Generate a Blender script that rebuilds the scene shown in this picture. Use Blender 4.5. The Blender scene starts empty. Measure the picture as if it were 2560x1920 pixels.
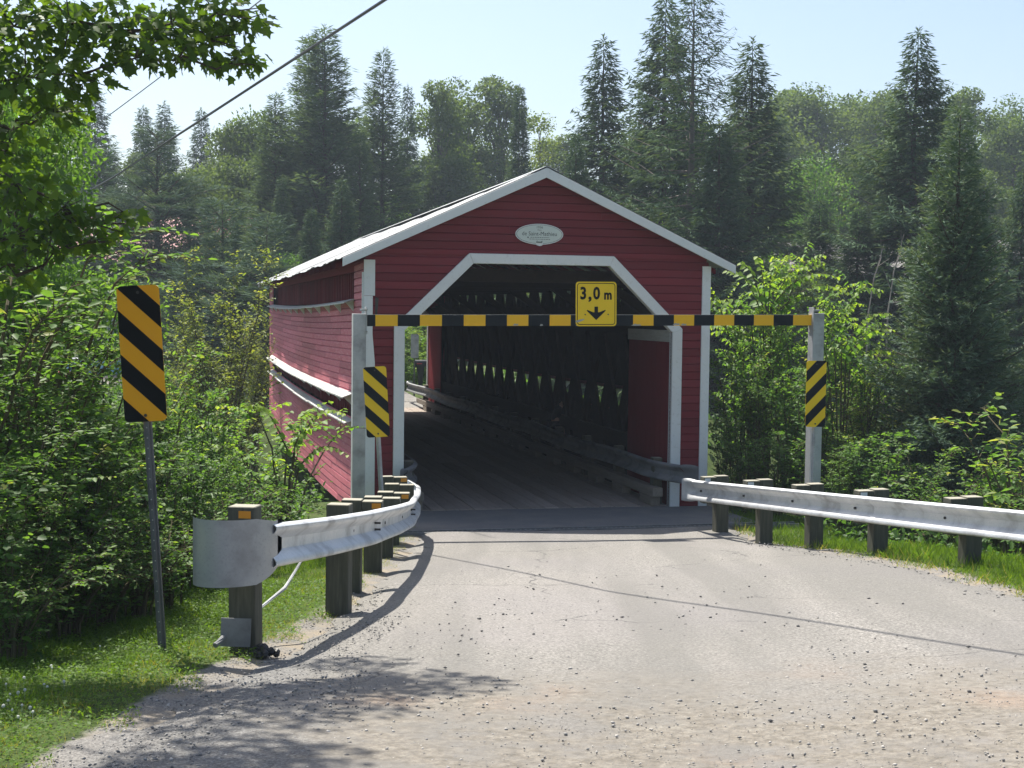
import bpy, math, random
import numpy as np
from mathutils import Matrix, Vector
R = math.radians
random.seed(7); RNG = np.random.default_rng(11)
SC = bpy.context.scene
COL = SC.collection

# ------------------------------------------------------------------ camera, sky, sun, exposure
PITCH, ROLL, HC, F = 0.0510, 0.0121, 3.2904, 3550.0
cam = bpy.data.cameras.new('camera'); cam.sensor_width = 36; cam.lens = 36 * F / 2560; cam.clip_end = 3000
camo = bpy.data.objects.new('camera', cam); COL.objects.link(camo)
camo.matrix_world = Matrix.Translation((0, 0, HC)) @ Matrix.Rotation(math.pi / 2 - PITCH, 4, 'X') @ Matrix.Rotation(ROLL, 4, 'Z')
SC.camera = camo

SUN_EL, SUN_AZ = R(62.0), R(33.5)          # azimuth to the left of +Y
world = bpy.data.worlds.new('World'); SC.world = world; world.use_nodes = True
wn = world.node_tree.nodes; wl = world.node_tree.links
sky = wn.new('ShaderNodeTexSky'); sky.sky_type = 'NISHITA'; sky.sun_disc = False
sky.sun_elevation = SUN_EL; sky.sun_rotation = -SUN_AZ
sky.altitude = 200; sky.air_density = 1.0; sky.dust_density = 2.6; sky.ozone_density = 1.2
wn['Background'].inputs[1].default_value = 0.092
wl.new(sky.outputs[0], wn['Background'].inputs[0])
sun = bpy.data.lights.new('sun', 'SUN'); sun.energy = 4.6; sun.angle = R(0.53); sun.color = (1.0, 0.955, 0.87)
suno = bpy.data.objects.new('sun', sun); COL.objects.link(suno)
sdir = Vector((-math.sin(SUN_AZ) * math.cos(SUN_EL), math.cos(SUN_AZ) * math.cos(SUN_EL), math.sin(SUN_EL)))
suno.rotation_euler = sdir.to_track_quat('Z', 'Y').to_euler(); suno.location = (0, 0, 30)
vs = SC.view_settings; vs.view_transform = 'Standard'; vs.look = 'None'; vs.gamma = 1; vs.use_curve_mapping = False
vs.exposure = 1.05
SC.cycles.max_bounces = 8; SC.cycles.transparent_max_bounces = 8; SC.cycles.use_denoising = True
SC.cycles.volume_bounces = 0

# ------------------------------------------------------------------ helpers
def ray(px, py, Y):
    """world point at depth Y seen at full-size photo pixel (px, py): used only to lay out real positions"""
    U, W = (px - 1280) / F, (960 - py) / F
    cr, sr = math.cos(ROLL), math.sin(ROLL)
    u, w = U * cr - W * sr, U * sr + W * cr
    c, s = math.cos(PITCH), math.sin(PITCH)
    d = Y / (c + w * s)
    return Vector((u * d, Y, HC + d * (w * c - s)))

def tag(o, label=None, cat=None, group=None, kind=None):
    if label: o['label'] = label
    if cat: o['category'] = cat
    if group: o['group'] = group
    if kind: o['kind'] = kind
    return o

def empty(name, loc=(0, 0, 0), rz=0.0, parent=None):
    o = bpy.data.objects.new(name, None); COL.objects.link(o); o.empty_display_size = .2
    o.location = loc; o.rotation_euler = (0, 0, rz)
    if parent: o.parent = parent
    return o

def link(name, me, parent=None, loc=None, rot=None, scale=None):
    o = bpy.data.objects.new(name, me); COL.objects.link(o)
    if parent is not None: o.parent = parent
    if loc is not None: o.location = loc
    if rot is not None: o.rotation_euler = rot
    if scale is not None: o.scale = scale
    return o

def copy_tree(o, parent=None):
    c = o.copy(); COL.objects.link(c); c.parent = parent
    for ch in o.children: copy_tree(ch, c)
    return c

class MB:
    """collects simple solids, then becomes ONE mesh object"""
    def __init__(s): s.v = []; s.f = []
    def add(s, vs_, fs):
        n = len(s.v); s.v += [tuple(p) for p in vs_]; s.f += [tuple(i + n for i in q) for q in fs]; return s
    def box(s, a, b):
        x0, y0, z0 = a; x1, y1, z1 = b
        return s.add([(x0,y0,z0),(x1,y0,z0),(x1,y1,z0),(x0,y1,z0),(x0,y0,z1),(x1,y0,z1),(x1,y1,z1),(x0,y1,z1)],
                     [(0,3,2,1),(4,5,6,7),(0,1,5,4),(1,2,6,5),(2,3,7,6),(3,0,4,7)])
    def prism(s, poly, axis, a, b):
        """polygon in the plane normal to axis, extruded from a to b"""
        n = len(poly)
        def P(p, t):
            return {'x': (t, p[0], p[1]), 'y': (p[0], t, p[1]), 'z': (p[0], p[1], t)}[axis]
        vs_ = [P(p, a) for p in poly] + [P(p, b) for p in poly]
        fs = [tuple(range(n)), tuple(range(2 * n - 1, n - 1, -1))] + [(i, i + n, (i + 1) % n + n, (i + 1) % n) for i in range(n)]
        return s.add(vs_, fs)
    def beam(s, p, q, w, h, up=(0, 0, 1)):
        p = Vector(p); q = Vector(q); d = (q - p).normalized(); u = Vector(up)
        sdv = d.cross(u); sdv = sdv.normalized() if sdv.length > 1e-5 else Vector((1, 0, 0)); u = sdv.cross(d).normalized()
        c = [(-w/2, -h/2), (w/2, -h/2), (w/2, h/2), (-w/2, h/2)]
        vs_ = [p + sdv * a + u * b for a, b in c] + [q + sdv * a + u * b for a, b in c]
        return s.add(vs_, [(0,1,2,3),(7,6,5,4),(0,4,5,1),(1,5,6,2),(2,6,7,3),(3,7,4,0)])
    def tube(s, pts, rad, n=8, cap=True):
        pts = [Vector(p) for p in pts]; m = len(pts)
        rad = rad if hasattr(rad, '__len__') else [rad] * m
        vs_ = []; ref = None
        for i in range(m):
            d = (pts[min(i + 1, m - 1)] - pts[max(i - 1, 0)]).normalized()
            if ref is None: ref = Vector((1, 0, 0)) if abs(d.x) < .9 else Vector((0, 1, 0))
            a = d.cross(ref).normalized(); b = d.cross(a).normalized(); ref = b.cross(d) if b.cross(d).length > .1 else ref
            for k in range(n):
                t = 2 * math.pi * k / n
                vs_.append(pts[i] + (a * math.cos(t) + b * math.sin(t)) * rad[i])
        fs = [(i*n+k, i*n+(k+1) % n, (i+1)*n+(k+1) % n, (i+1)*n+k) for i in range(m - 1) for k in range(n)]
        if cap: fs += [tuple(range(n))[::-1], tuple(range((m-1)*n, m*n))]
        return s.add(vs_, fs)
    def mesh(s, name, mat, smooth=False):
        me = bpy.data.meshes.new(name); me.from_pydata(s.v, [], s.f); me.update()
        fixn(me)
        if mat is not None: me.materials.append(mat)
        if smooth: me.polygons.foreach_set('use_smooth', [True] * len(me.polygons)); sharp(me)
        return me
    def obj(s, name, mat, parent=None, smooth=False, bevel=0, **k):
        o = link(name, s.mesh(name, mat, smooth), parent, **k)
        if bevel:
            b = o.modifiers.new('bevel', 'BEVEL'); b.width = bevel; b.segments = 1; b.limit_method = 'ANGLE'
        return o
import bmesh
def fixn(me):
    bm = bmesh.new(); bm.from_mesh(me); bmesh.ops.recalc_face_normals(bm, faces=bm.faces); bm.to_mesh(me); bm.free()
def sharp(me, ang=40):
    try: me.set_sharp_from_angle(angle=R(ang))
    except Exception: pass

def npmesh(name, V, Fa, mat, var=None, smooth=False):
    """fast mesh from numpy arrays; Fa (M,k) faces of one size; var per-vertex value -> attribute 'v'"""
    me = bpy.data.meshes.new(name); V = np.ascontiguousarray(V, np.float32); Fa = np.ascontiguousarray(Fa, np.int32)
    me.vertices.add(len(V)); me.vertices.foreach_set('co', V.ravel())
    k = Fa.shape[1]; me.loops.add(Fa.size); me.loops.foreach_set('vertex_index', Fa.ravel())
    me.polygons.add(len(Fa)); me.polygons.foreach_set('loop_start', np.arange(0, Fa.size, k, dtype=np.int32))
    me.polygons.foreach_set('loop_total', np.full(len(Fa), k, np.int32))
    if smooth: me.polygons.foreach_set('use_smooth', np.ones(len(Fa), bool))
    if var is not None:
        a = me.attributes.new('v', 'FLOAT', 'POINT'); a.data.foreach_set('value', np.ascontiguousarray(var, np.float32))
    me.update(calc_edges=True)
    if mat is not None: me.materials.append(mat)
    return me

# ------------------------------------------------------------------ materials
def mat(name):
    m = bpy.data.materials.new(name); m.use_nodes = True
    nt = m.node_tree; return m, nt, nt.nodes['Principled BSDF']
def nd(nt, t, **k):
    n = nt.nodes.new(t)
    for a, b in k.items(): setattr(n, a, b)
    return n
def lk(nt, a, b): nt.links.new(a, b)
def noise(nt, scale, detail=4, rough=.55, vec=None, out='Fac'):
    n = nd(nt, 'ShaderNodeTexNoise'); n.inputs['Scale'].default_value = scale; n.inputs['Detail'].default_value = detail
    n.inputs['Roughness'].default_value = rough
    if vec is not None: lk(nt, vec, n.inputs['Vector'])
    return n.outputs[out]
def ramp(nt, fac, stops):
    n = nd(nt, 'ShaderNodeValToRGB'); cr = n.color_ramp
    while len(cr.elements) > 1: cr.elements.remove(cr.elements[-1])
    for i, (p, c) in enumerate(stops):
        e = cr.elements[0] if i == 0 else cr.elements.new(p)
        e.position = p; e.color = (*c, 1) if len(c) == 3 else c
    lk(nt, fac, n.inputs[0]); return n.outputs[0]
def g(v): return (v, v, v)
def mixc(nt, fac, a, b, mode='MIX'):
    n = nd(nt, 'ShaderNodeMix', data_type='RGBA', blend_type=mode)
    for sock, v in ((n.inputs[0], fac), (n.inputs[6], a), (n.inputs[7], b)):
        if isinstance(v, (int, float)): sock.default_value = v
        elif isinstance(v, tuple): sock.default_value = (*v, 1)
        else: lk(nt, v, sock)
    return n.outputs[2]
def math_(nt, op, a, b=None, c=None):
    n = nd(nt, 'ShaderNodeMath', operation=op)
    for i, v in enumerate((a, b, c)):
        if v is None: continue
        if isinstance(v, (int, float)): n.inputs[i].default_value = v
        else: lk(nt, v, n.inputs[i])
    return n.outputs[0]
def coords(nt, kind='Object', scale=(1, 1, 1), rnd=False):
    tc = nd(nt, 'ShaderNodeTexCoord'); mp = nd(nt, 'ShaderNodeMapping'); mp.inputs['Scale'].default_value = scale
    lk(nt, tc.outputs[kind], mp.inputs[0])
    if rnd:
        oi = nd(nt, 'ShaderNodeObjectInfo'); cx = nd(nt, 'ShaderNodeCombineXYZ')
        m = math_(nt, 'MULTIPLY', oi.outputs['Random'], 37.0)
        lk(nt, m, cx.inputs[0]); lk(nt, m, cx.inputs[1]); lk(nt, m, cx.inputs[2]); lk(nt, cx.outputs[0], mp.inputs['Location'])
    return mp.outputs[0]
def orand(nt): return nd(nt, 'ShaderNodeObjectInfo').outputs['Random']
def bump(nt, bs, h, strength=.3, dist=.01):
    b = nd(nt, 'ShaderNodeBump'); b.inputs['Strength'].default_value = strength; b.inputs['Distance'].default_value = dist
    lk(nt, h, b.inputs['Height']); lk(nt, b.outputs[0], bs.inputs['Normal'])

def painted_wood(name, col, worn, axis_scale, rough=.6, wear=.5, rnd=.25, spec=.3):
    m, nt, bs = mat(name)
    v = coords(nt, 'Object', axis_scale, rnd=True)
    gr = noise(nt, 9, 6, .65, v); big = noise(nt, 1.3, 3, .5, coords(nt, 'Object', (1, 1, 1), rnd=True))
    c = mixc(nt, ramp(nt, gr, [(.62 - .2 * wear, g(0)), (.80, g(1))]), col, worn)
    c2 = mixc(nt, math_(nt, 'MULTIPLY', big, .5), c, tuple(x * .72 for x in col))
    br = math_(nt, 'MULTIPLY_ADD', orand(nt), rnd, 1 - rnd / 2)
    c3 = nd(nt, 'ShaderNodeVectorMath', operation='SCALE'); lk(nt, c2, c3.inputs[0]); lk(nt, br, c3.inputs['Scale'])
    lk(nt, c3.outputs[0], bs.inputs['Base Color']); bs.inputs['Roughness'].default_value = rough; bs.inputs['Specular IOR Level'].default_value = spec
    bump(nt, bs, gr, .35, .004)
    return m
M = {}
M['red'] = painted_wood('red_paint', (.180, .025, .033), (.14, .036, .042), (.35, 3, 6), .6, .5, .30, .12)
M['redside'] = painted_wood('red_paint_faded_sunlit', (.52, .135, .165), (.66, .34, .35), (3, .3, 6), .7, .75, .36, .2)  # faded paint, lightened further to carry the sunlight on the left wall
M['redpanel'] = painted_wood('red_paint_panel', (.18, .022, .028), (.14, .024, .028), (4, 4, .4), .65, .3, .1, .12)
M['reddark'] = painted_wood('red_stained_timber', (.16, .014, .020), (.10, .016, .02), (2, 2, .5), .8, .4, .4, .08)
M['white'] = painted_wood('white_paint', (.72, .74, .74), (.50, .50, .47), (2, 2, 2), .5, .28, .05)
M['whiteworn'] = painted_wood('worn_white_paint', (.46, .46, .44), (.26, .24, .20), (3, .4, 5), .7, .8, .12)
M['deck'] = painted_wood('deck_wood', (.30, .255, .22), (.15, .125, .105), (4, .25, 4), .85, .7, .36, .15)
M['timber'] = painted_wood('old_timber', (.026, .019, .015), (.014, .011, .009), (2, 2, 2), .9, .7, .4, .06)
M['curb'] = painted_wood('curb_timber', (.24, .21, .175), (.13, .11, .09), (4, .3, 4), .8, .8, .3)

def post_wood():
    m, nt, bs = mat('guardrail_post_wood')
    v = coords(nt, 'Object', (5, 5, .5), rnd=True); gr = noise(nt, 6, 6, .65, v); blot = noise(nt, 2.5, 3, .5, coords(nt, 'Object', rnd=True))
    c = ramp(nt, gr, [(.3, (.034, .031, .023)), (.55, (.078, .072, .053)), (.8, (.15, .14, .105))])
    c = mixc(nt, math_(nt, 'MULTIPLY', blot, .6), c, (.075, .085, .055))
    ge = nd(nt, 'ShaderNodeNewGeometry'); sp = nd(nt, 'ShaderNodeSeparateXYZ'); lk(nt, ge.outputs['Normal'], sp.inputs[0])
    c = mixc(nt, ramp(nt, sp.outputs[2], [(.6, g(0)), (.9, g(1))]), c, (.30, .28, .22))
    lk(nt, c, bs.inputs['Base Color']); bs.inputs['Roughness'].default_value = .85; bump(nt, bs, gr, .5, .006); return m
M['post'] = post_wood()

def galv(name, base=.42, rough=.42, metal=.75, dark=.6):
    m, nt, bs = mat(name)
    v = coords(nt, 'Object', rnd=True); n1 = noise(nt, 3, 5, .6, v); n2 = noise(nt, 60, 2, .5, v)
    c = ramp(nt, n1, [(.3, g(base * dark)), (.5, (base * .97, base, base * 1.02)), (.75, g(base * 1.18))])
    c = mixc(nt, ramp(nt, n2, [(.55, g(0)), (.75, g(.35))]), c, g(base * .6))
    lk(nt, c, bs.inputs['Base Color']); bs.inputs['Metallic'].default_value = metal
    lk(nt, ramp(nt, n1, [(.3, g(rough + .15)), (.7, g(rough))]), bs.inputs['Roughness']); bump(nt, bs, n1, .1, .01); return m
M['galv'] = galv('galvanised_rail', .62, .42, .55)
M['galvpost'] = galv('galvanised_post', .42, .55, .35)
M['galvdark'] = galv('dull_plate', .20, .55, .4)
M['galvend'] = galv('end_plate_zinc', .36, .42, .55, .72)
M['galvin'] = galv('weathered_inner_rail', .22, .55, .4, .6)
M['greenpost'] = galv('sign_post_steel', .12, .5, .35)
def roofmat():
    m, nt, bs = mat('roof_sheet_metal')
    v = coords(nt, 'Object', (3, .6, .6), rnd=True); n1 = noise(nt, 3, 5, .6, v)
    br = math_(nt, 'MULTIPLY_ADD', orand(nt), .25, .85)
    c = ramp(nt, n1, [(.3, (.26, .27, .265)), (.6, (.36, .37, .37)), (.8, (.44, .45, .45))])
    s = nd(nt, 'ShaderNodeVectorMath', operation='SCALE'); lk(nt, c, s.inputs[0]); lk(nt, br, s.inputs['Scale'])
    lk(nt, s.outputs[0], bs.inputs['Base Color']); bs.inputs['Metallic'].default_value = .35; bs.inputs['Roughness'].default_value = .5; return m
M['roof'] = roofmat()

def flat(name, col, rough=.5, spec=.5, grime=.15, metal=0.0, scale=6):
    m, nt, bs = mat(name)
    n1 = noise(nt, scale, 5, .6, coords(nt, 'Object', rnd=True))
    c = mixc(nt, math_(nt, 'MULTIPLY', n1, grime * 2), col, tuple(x * .55 for x in col))
    lk(nt, c, bs.inputs['Base Color']); bs.inputs['Roughness'].default_value = rough
    bs.inputs['Specular IOR Level'].default_value = spec; bs.inputs['Metallic'].default_value = metal; return m
M['orange'] = flat('amber_sheeting', (.82, .37, .008), .55, .25, .12)
M['yellow'] = flat('yellow_sheeting', (.86, .57, .015), .55, .25, .12)
M['barpaint'] = flat('amber_bar_paint', (.86, .47, .011), .55, .25, .12)
M['black'] = flat('black_sheeting', (.006, .007, .008), .7, .12, .1)
M['bluegrey'] = flat('blue_black_paint', (.007, .011, .015), .7, .12, .1)
M['bolt'] = flat('bolt_steel', (.05, .048, .045), .5, .5, .3, .5)
M['scuff'] = flat('scraped_metal', (.42, .41, .37), .55, .5, .4, .2)
M['plaque'] = flat('plaque_face', (.60, .66, .62), .5, .4, .15, 0, 2)
M['ink'] = flat('plaque_ink', (.05, .07, .065), .6, .3, .1)
M['reflw'] = flat('white_reflector', (.75, .76, .78), .4)
M['reflo'] = flat('amber_reflector', (.70, .27, .006), .4)
M['wire'] = flat('cable_jacket', (.035, .036, .045), .5, .5, .1)
M['wireg'] = flat('bare_wire', (.25, .26, .28), .5, .5, .1)
M['blackplastic'] = flat('black_mailbox', (.012, .012, .014), .4, .5, .1)
M['redplastic'] = flat('red_plastic', (.62, .06, .08), .5)
M['pool'] = flat('pale_blue_vinyl', (.30, .58, .78), .4, .5, .1)
M['pinkroof'] = flat('faded_red_roof', (.46, .13, .14), .6, .4, .2)
M['greyroof'] = flat('grey_shingle', (.21, .20, .19), .85, .3, .3, 0, 20)
M['stucco'] = flat('grey_house_wall', (.32, .30, .29), .8)
M['housewhite'] = flat('house_white_trim', (.66, .67, .68), .6)
M['glass'] = flat('window_glass', (.02, .025, .03), .12, .6, 0)
M['bark'] = flat('bark', (.085, .068, .052), .9, .2, .5, 0, 12)
M['barkgrey'] = flat('grey_bark', (.17, .15, .13), .9, .2, .5, 0, 12)
M['deadwood'] = flat('dead_twig', (.34, .30, .26), .9, .2, .3)
M['twig'] = flat('green_brown_twig', (.10, .085, .045), .85, .2, .3)
M['skin'] = flat('skin', (.42, .24, .17), .55)
M['shirt'] = flat('black_shirt', (.010, .010, .014), .85)
M['jeans'] = flat('dark_jeans', (.018, .024, .045), .85)
M['shoe'] = flat('grey_shoe', (.22, .22, .22), .7)
M['print'] = flat('white_print', (.6, .6, .6), .7)
M['river'] = flat('river_water', (.025, .03, .022), .08, .6, .1)
M['concrete'] = flat('abutment_concrete', (.26, .25, .23), .85, .3, .4, 0, 3)

def leafmat(name, stops, trans=.45, tcol=1.6, rough=.5, spec=.18, hue=(1.1, 1.0, .35)):
    m, nt, bs = mat(name)
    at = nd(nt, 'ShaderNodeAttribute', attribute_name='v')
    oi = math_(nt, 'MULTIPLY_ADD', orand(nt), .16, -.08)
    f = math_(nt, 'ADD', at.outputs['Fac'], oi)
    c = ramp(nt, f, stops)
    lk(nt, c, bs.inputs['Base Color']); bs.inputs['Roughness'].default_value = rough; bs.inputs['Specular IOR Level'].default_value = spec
    tr = nd(nt, 'ShaderNodeBsdfTranslucent')
    tc = nd(nt, 'ShaderNodeVectorMath', operation='MULTIPLY'); lk(nt, c, tc.inputs[0]); tc.inputs[1].default_value = tuple(tcol * h for h in hue)
    lk(nt, tc.outputs[0], tr.inputs[0])
    mx = nd(nt, 'ShaderNodeMixShader'); mx.inputs[0].default_value = trans
    lk(nt, bs.outputs[0], mx.inputs[1]); lk(nt, tr.outputs[0], mx.inputs[2])
    lk(nt, mx.outputs[0], nt.nodes['Material Output'].inputs['Surface']); return m
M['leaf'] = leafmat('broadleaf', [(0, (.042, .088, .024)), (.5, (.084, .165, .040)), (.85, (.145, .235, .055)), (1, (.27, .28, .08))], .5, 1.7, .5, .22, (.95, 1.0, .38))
M['leafmaple'] = leafmat('maple_leaf', [(0, (.036, .075, .014)), (.5, (.075, .145, .020)), (1, (.15, .23, .035))], .5, 1.7)
M['leafknot'] = leafmat('knotweed_leaf', [(0, (.052, .125, .024)), (.5, (.105, .215, .034)), (1, (.26, .34, .06))], .5, 1.7, .5, .22, (1.0, 1.0, .36))
M['leaffar'] = leafmat('far_broadleaf', [(0, (.046, .084, .032)), (.5, (.088, .142, .050)), (1, (.15, .205, .075))], .45, 1.5, .6, .1)
M['birch'] = leafmat('pale_birch_leaf', [(0, (.070, .112, .026)), (.5, (.125, .18, .042)), (1, (.24, .27, .07))], .5, 1.7)
M['spruce'] = leafmat('spruce_needle', [(0, (.026, .056, .034)), (.5, (.060, .108, .058)), (1, (.14, .19, .085))], .2, 1.4, .7, .06)
M['sprucenear'] = leafmat('young_spruce_needle', [(0, (.034, .070, .046)), (.5, (.090, .150, .095)), (1, (.28, .35, .24))], .25, 1.3, .55)
M['larch'] = leafmat('larch_needle', [(0, (.040, .076, .044)), (.5, (.076, .128, .068)), (1, (.13, .19, .095))], .32, 1.4, .7, .06)
M['pine'] = leafmat('pine_needle', [(0, (.028, .060, .044)), (.5, (.064, .112, .078)), (1, (.15, .21, .145))], .2, 1.3, .7, .06)
M['grass'] = leafmat('grass_blade', [(0, (.060, .120, .016)), (.6, (.105, .195, .024)), (.9, (.17, .24, .045)), (1, (.36, .30, .13))], .5, 1.5, .5)
M['clover'] = leafmat('clover_flower', [(0, (.7, .7, .62)), (1, (.8, .8, .76))], .2, 1, .7, .2, (1, 1, 1))

def asphalt():
    m, nt, bs = mat('sun_bleached_asphalt')
    v = coords(nt, 'Object')
    fine = noise(nt, 46, 6, .78, v); mid = noise(nt, 16, 5, .65, v); big = noise(nt, .55, 4, .6, v); patch = noise(nt, .23, 2, .5, v)
    vo = nd(nt, 'ShaderNodeTexVoronoi'); vo.inputs['Scale'].default_value = 55; lk(nt, v, vo.inputs['Vector'])
    c = ramp(nt, fine, [(.32, (.052, .049, .045)), (.44, (.158, .148, .135)), (.53, (.258, .244, .222)), (.68, (.50, .475, .43))])
    c = mixc(nt, ramp(nt, big, [(.35, g(0)), (.7, g(.38))]), c, (.27, .25, .225))
    c = mixc(nt, ramp(nt, patch, [(.42, g(0)), (.62, g(.5))]), c, (.22, .205, .205))
    lane = noise(nt, 1.0, 3, .5, coords(nt, 'Object', (1.3, .10, 1)))
    c = mixc(nt, ramp(nt, lane, [(.40, g(.6)), (.60, g(0))]), c, (.15, .145, .132))
    vd = math_(nt, 'LESS_THAN', vo.outputs['Distance'], .16)
    c = mixc(nt, math_(nt, 'MULTIPLY', vd, .35), c, g(.06))
    # loose dark gravel spread over the left shoulder
    sq = nd(nt, 'ShaderNodeSeparateXYZ'); lk(nt, v, sq.inputs[0])
    gx = math_(nt, 'MULTIPLY_ADD', noise(nt, 1.4, 5, .65, v), 1.6, sq.outputs[0])
    gx = math_(nt, 'MULTIPLY_ADD', sq.outputs[1], .18, gx)
    gm = ramp(nt, math_(nt, 'MULTIPLY_ADD', gx, -.5, 1.02), [(.35, g(0)), (.62, g(1))])
    # washed-on sand in front, where the road meets the gravel
    sp = nd(nt, 'ShaderNodeSeparateXYZ'); lk(nt, v, sp.inputs[0])
    yb = math_(nt, 'MULTIPLY_ADD', noise(nt, .9, 4, .6, v), 3.6, sp.outputs[1])
    sand = ramp(nt, math_(nt, 'MULTIPLY_ADD', yb, -.16, 2.26), [(.45, g(0)), (.75, g(1))])
    sandc = ramp(nt, mid, [(.3, (.13, .115, .09)), (.5, (.225, .20, .165)), (.72, (.31, .285, .24))])
    sandc = mixc(nt, ramp(nt, noise(nt, .8, 3, .5, v), [(.55, g(0)), (.75, g(.5))]), sandc, (.36, .235, .16))
    sandc = mixc(nt, ramp(nt, fine, [(.46, g(0)), (.62, g(.65))]), sandc, (.12, .113, .104))
    c = mixc(nt, math_(nt, 'MULTIPLY', sand, ramp(nt, noise(nt, 2.2, 5, .65, v), [(.35, g(.25)), (.55, g(1))])), c, sandc)
    grc = ramp(nt, noise(nt, 55, 5, .8, v), [(.32, (.035, .035, .036)), (.48, (.13, .127, .122)), (.68, (.38, .37, .35))])
    c = mixc(nt, math_(nt, 'MULTIPLY', gm, .8), c, grc)
    # cracks
    wv = nd(nt, 'ShaderNodeTexVoronoi', feature='DISTANCE_TO_EDGE'); wv.inputs['Scale'].default_value = .42
    dv = nd(nt, 'ShaderNodeVectorMath', operation='ADD'); nz = noise(nt, 3, 4, .6, v, 'Color')
    sc = nd(nt, 'ShaderNodeVectorMath', operation='SCALE'); lk(nt, nz, sc.inputs[0]); sc.inputs['Scale'].default_value = .35
    lk(nt, v, dv.inputs[0]); lk(nt, sc.outputs[0], dv.inputs[1]); lk(nt, dv.outputs[0], wv.inputs['Vector'])
    ck = math_(nt, 'LESS_THAN', wv.outputs['Distance'], .0045)
    ck = math_(nt, 'MULTIPLY', ck, ramp(nt, noise(nt, .7, 2, .5, v), [(.50, g(0)), (.58, g(1))]))
    ck = math_(nt, 'MULTIPLY', ck, math_(nt, 'SUBTRACT', 1.0, sand))
    c = mixc(nt, math_(nt, 'MULTIPLY', ck, .7), c, g(.05))
    lk(nt, c, bs.inputs['Base Color']); bs.inputs['Roughness'].default_value = .9; bs.inputs['Specular IOR Level'].default_value = .25
    h = math_(nt, 'ADD', math_(nt, 'MULTIPLY', fine, .6), math_(nt, 'MULTIPLY', mid, .8)); bump(nt, bs, h, .9, .02); return m
M['asphalt'] = asphalt()
def darkasphalt():
    m, nt, bs = mat('dark_asphalt'); v = coords(nt, 'Object'); fine = noise(nt, 90, 3, .7, v); big = noise(nt, 1.5, 4, .6, v)
    c = ramp(nt, fine, [(.3, (.075, .075, .077)), (.7, (.17, .17, .172))]); c = mixc(nt, ramp(nt, big, [(.45, g(0)), (.7, g(.6))]), c, (.19, .175, .155))
    lk(nt, c, bs.inputs['Base Color']); bs.inputs['Roughness'].default_value = .9; bump(nt, bs, fine, .4, .008); return m
M['darkasphalt'] = darkasphalt()
def terrainmat():
    m, nt, bs = mat('ground_soil'); v = coords(nt, 'Object')
    at = nd(nt, 'ShaderNodeAttribute', attribute_name='v'); f = at.outputs['Fac']
    fine = noise(nt, 70, 4, .7, v); mid = noise(nt, 5, 5, .6, v)
    soil = ramp(nt, mid, [(.3, (.035, .05, .014)), (.55, (.055, .085, .018)), (.75, (.10, .10, .04))])
    grav = ramp(nt, fine, [(.25, (.065, .062, .06)), (.48, (.17, .16, .148)), (.75, (.36, .34, .31))])
    grav = mixc(nt, ramp(nt, noise(nt, 2.2, 4, .6, v), [(.45, g(0)), (.62, g(.8))]), grav, (.27, .225, .165))
    k = ramp(nt, math_(nt, 'ADD', f, math_(nt, 'MULTIPLY_ADD', mid, .6, -.3)), [(.42, g(0)), (.58, g(1))])
    lk(nt, mixc(nt, k, soil, grav), bs.inputs['Base Color']); bs.inputs['Roughness'].default_value = .95; bs.inputs['Specular IOR Level'].default_value = .2
    bump(nt, bs, fine, .6, .02); return m
M['terrain'] = terrainmat()
def stonemat():
    m, nt, bs = mat('loose_stone'); at = nd(nt, 'ShaderNodeAttribute', attribute_name='v')
    lk(nt, ramp(nt, at.outputs['Fac'], [(0, (.07, .068, .068)), (.4, (.16, .153, .145)), (.75, (.27, .258, .24)), (1, (.45, .42, .38))]), bs.inputs['Base Color'])
    bs.inputs['Roughness'].default_value = .9; return m
M['stone'] = stonemat()

# ------------------------------------------------------------------ terrain and road
BX, BY, BYAW, BL = 0.4717, 23.7037, 0.2305, 24.53
BC, BS = math.cos(BYAW), math.sin(BYAW)
def bw(x, y, z=0.0): return Vector((BX + x * BC - y * BS, BY + x * BS + y * BC, z))
def sstep(t): t = np.clip(t, 0, 1); return t * t * (3 - 2 * t)
def road_z(X, Y):
    X = np.asarray(X, float); Y = np.asarray(Y, float); s = .6
    return .085 * s * np.logaddexp(0, (20.3 - Y) / s) + .06 * np.clip(X - 1, 0, 8) * sstep((20.8 - Y) / 3.5)
LE = np.array([(-12, -16), (0, -7.0), (3, -4.2), (5, -2.7), (6.6, -2.05), (9, -1.80), (10, -1.58), (13, -1.37), (20.7, -1.30), (24, -1.3)])
RE = np.array([(-12, 30), (5, 22), (8, 9.5), (10, 5.6), (12.25, 4.42), (14.9, 4.27), (17.6, 3.8), (21.5, 3.35), (24, 3.3)])
def left_edge(Y): return np.interp(Y, LE[:, 0], LE[:, 1])
def right_edge(Y): return np.interp(Y, RE[:, 0], RE[:, 1])
def sstep(t): t = np.clip(t, 0, 1); return t * t * (3 - 2 * t)
_ph = RNG.uniform(0, 6.28, (10, 2)); _fr = RNG.uniform(.15, 1.1, (10, 2))
def wob(X, Y):
    r = 0
    for (a, b), (fx, fy) in zip(_ph, _fr): r = r + np.sin(X * fx + a) * np.sin(Y * fy + b) / 10
    return r
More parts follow.
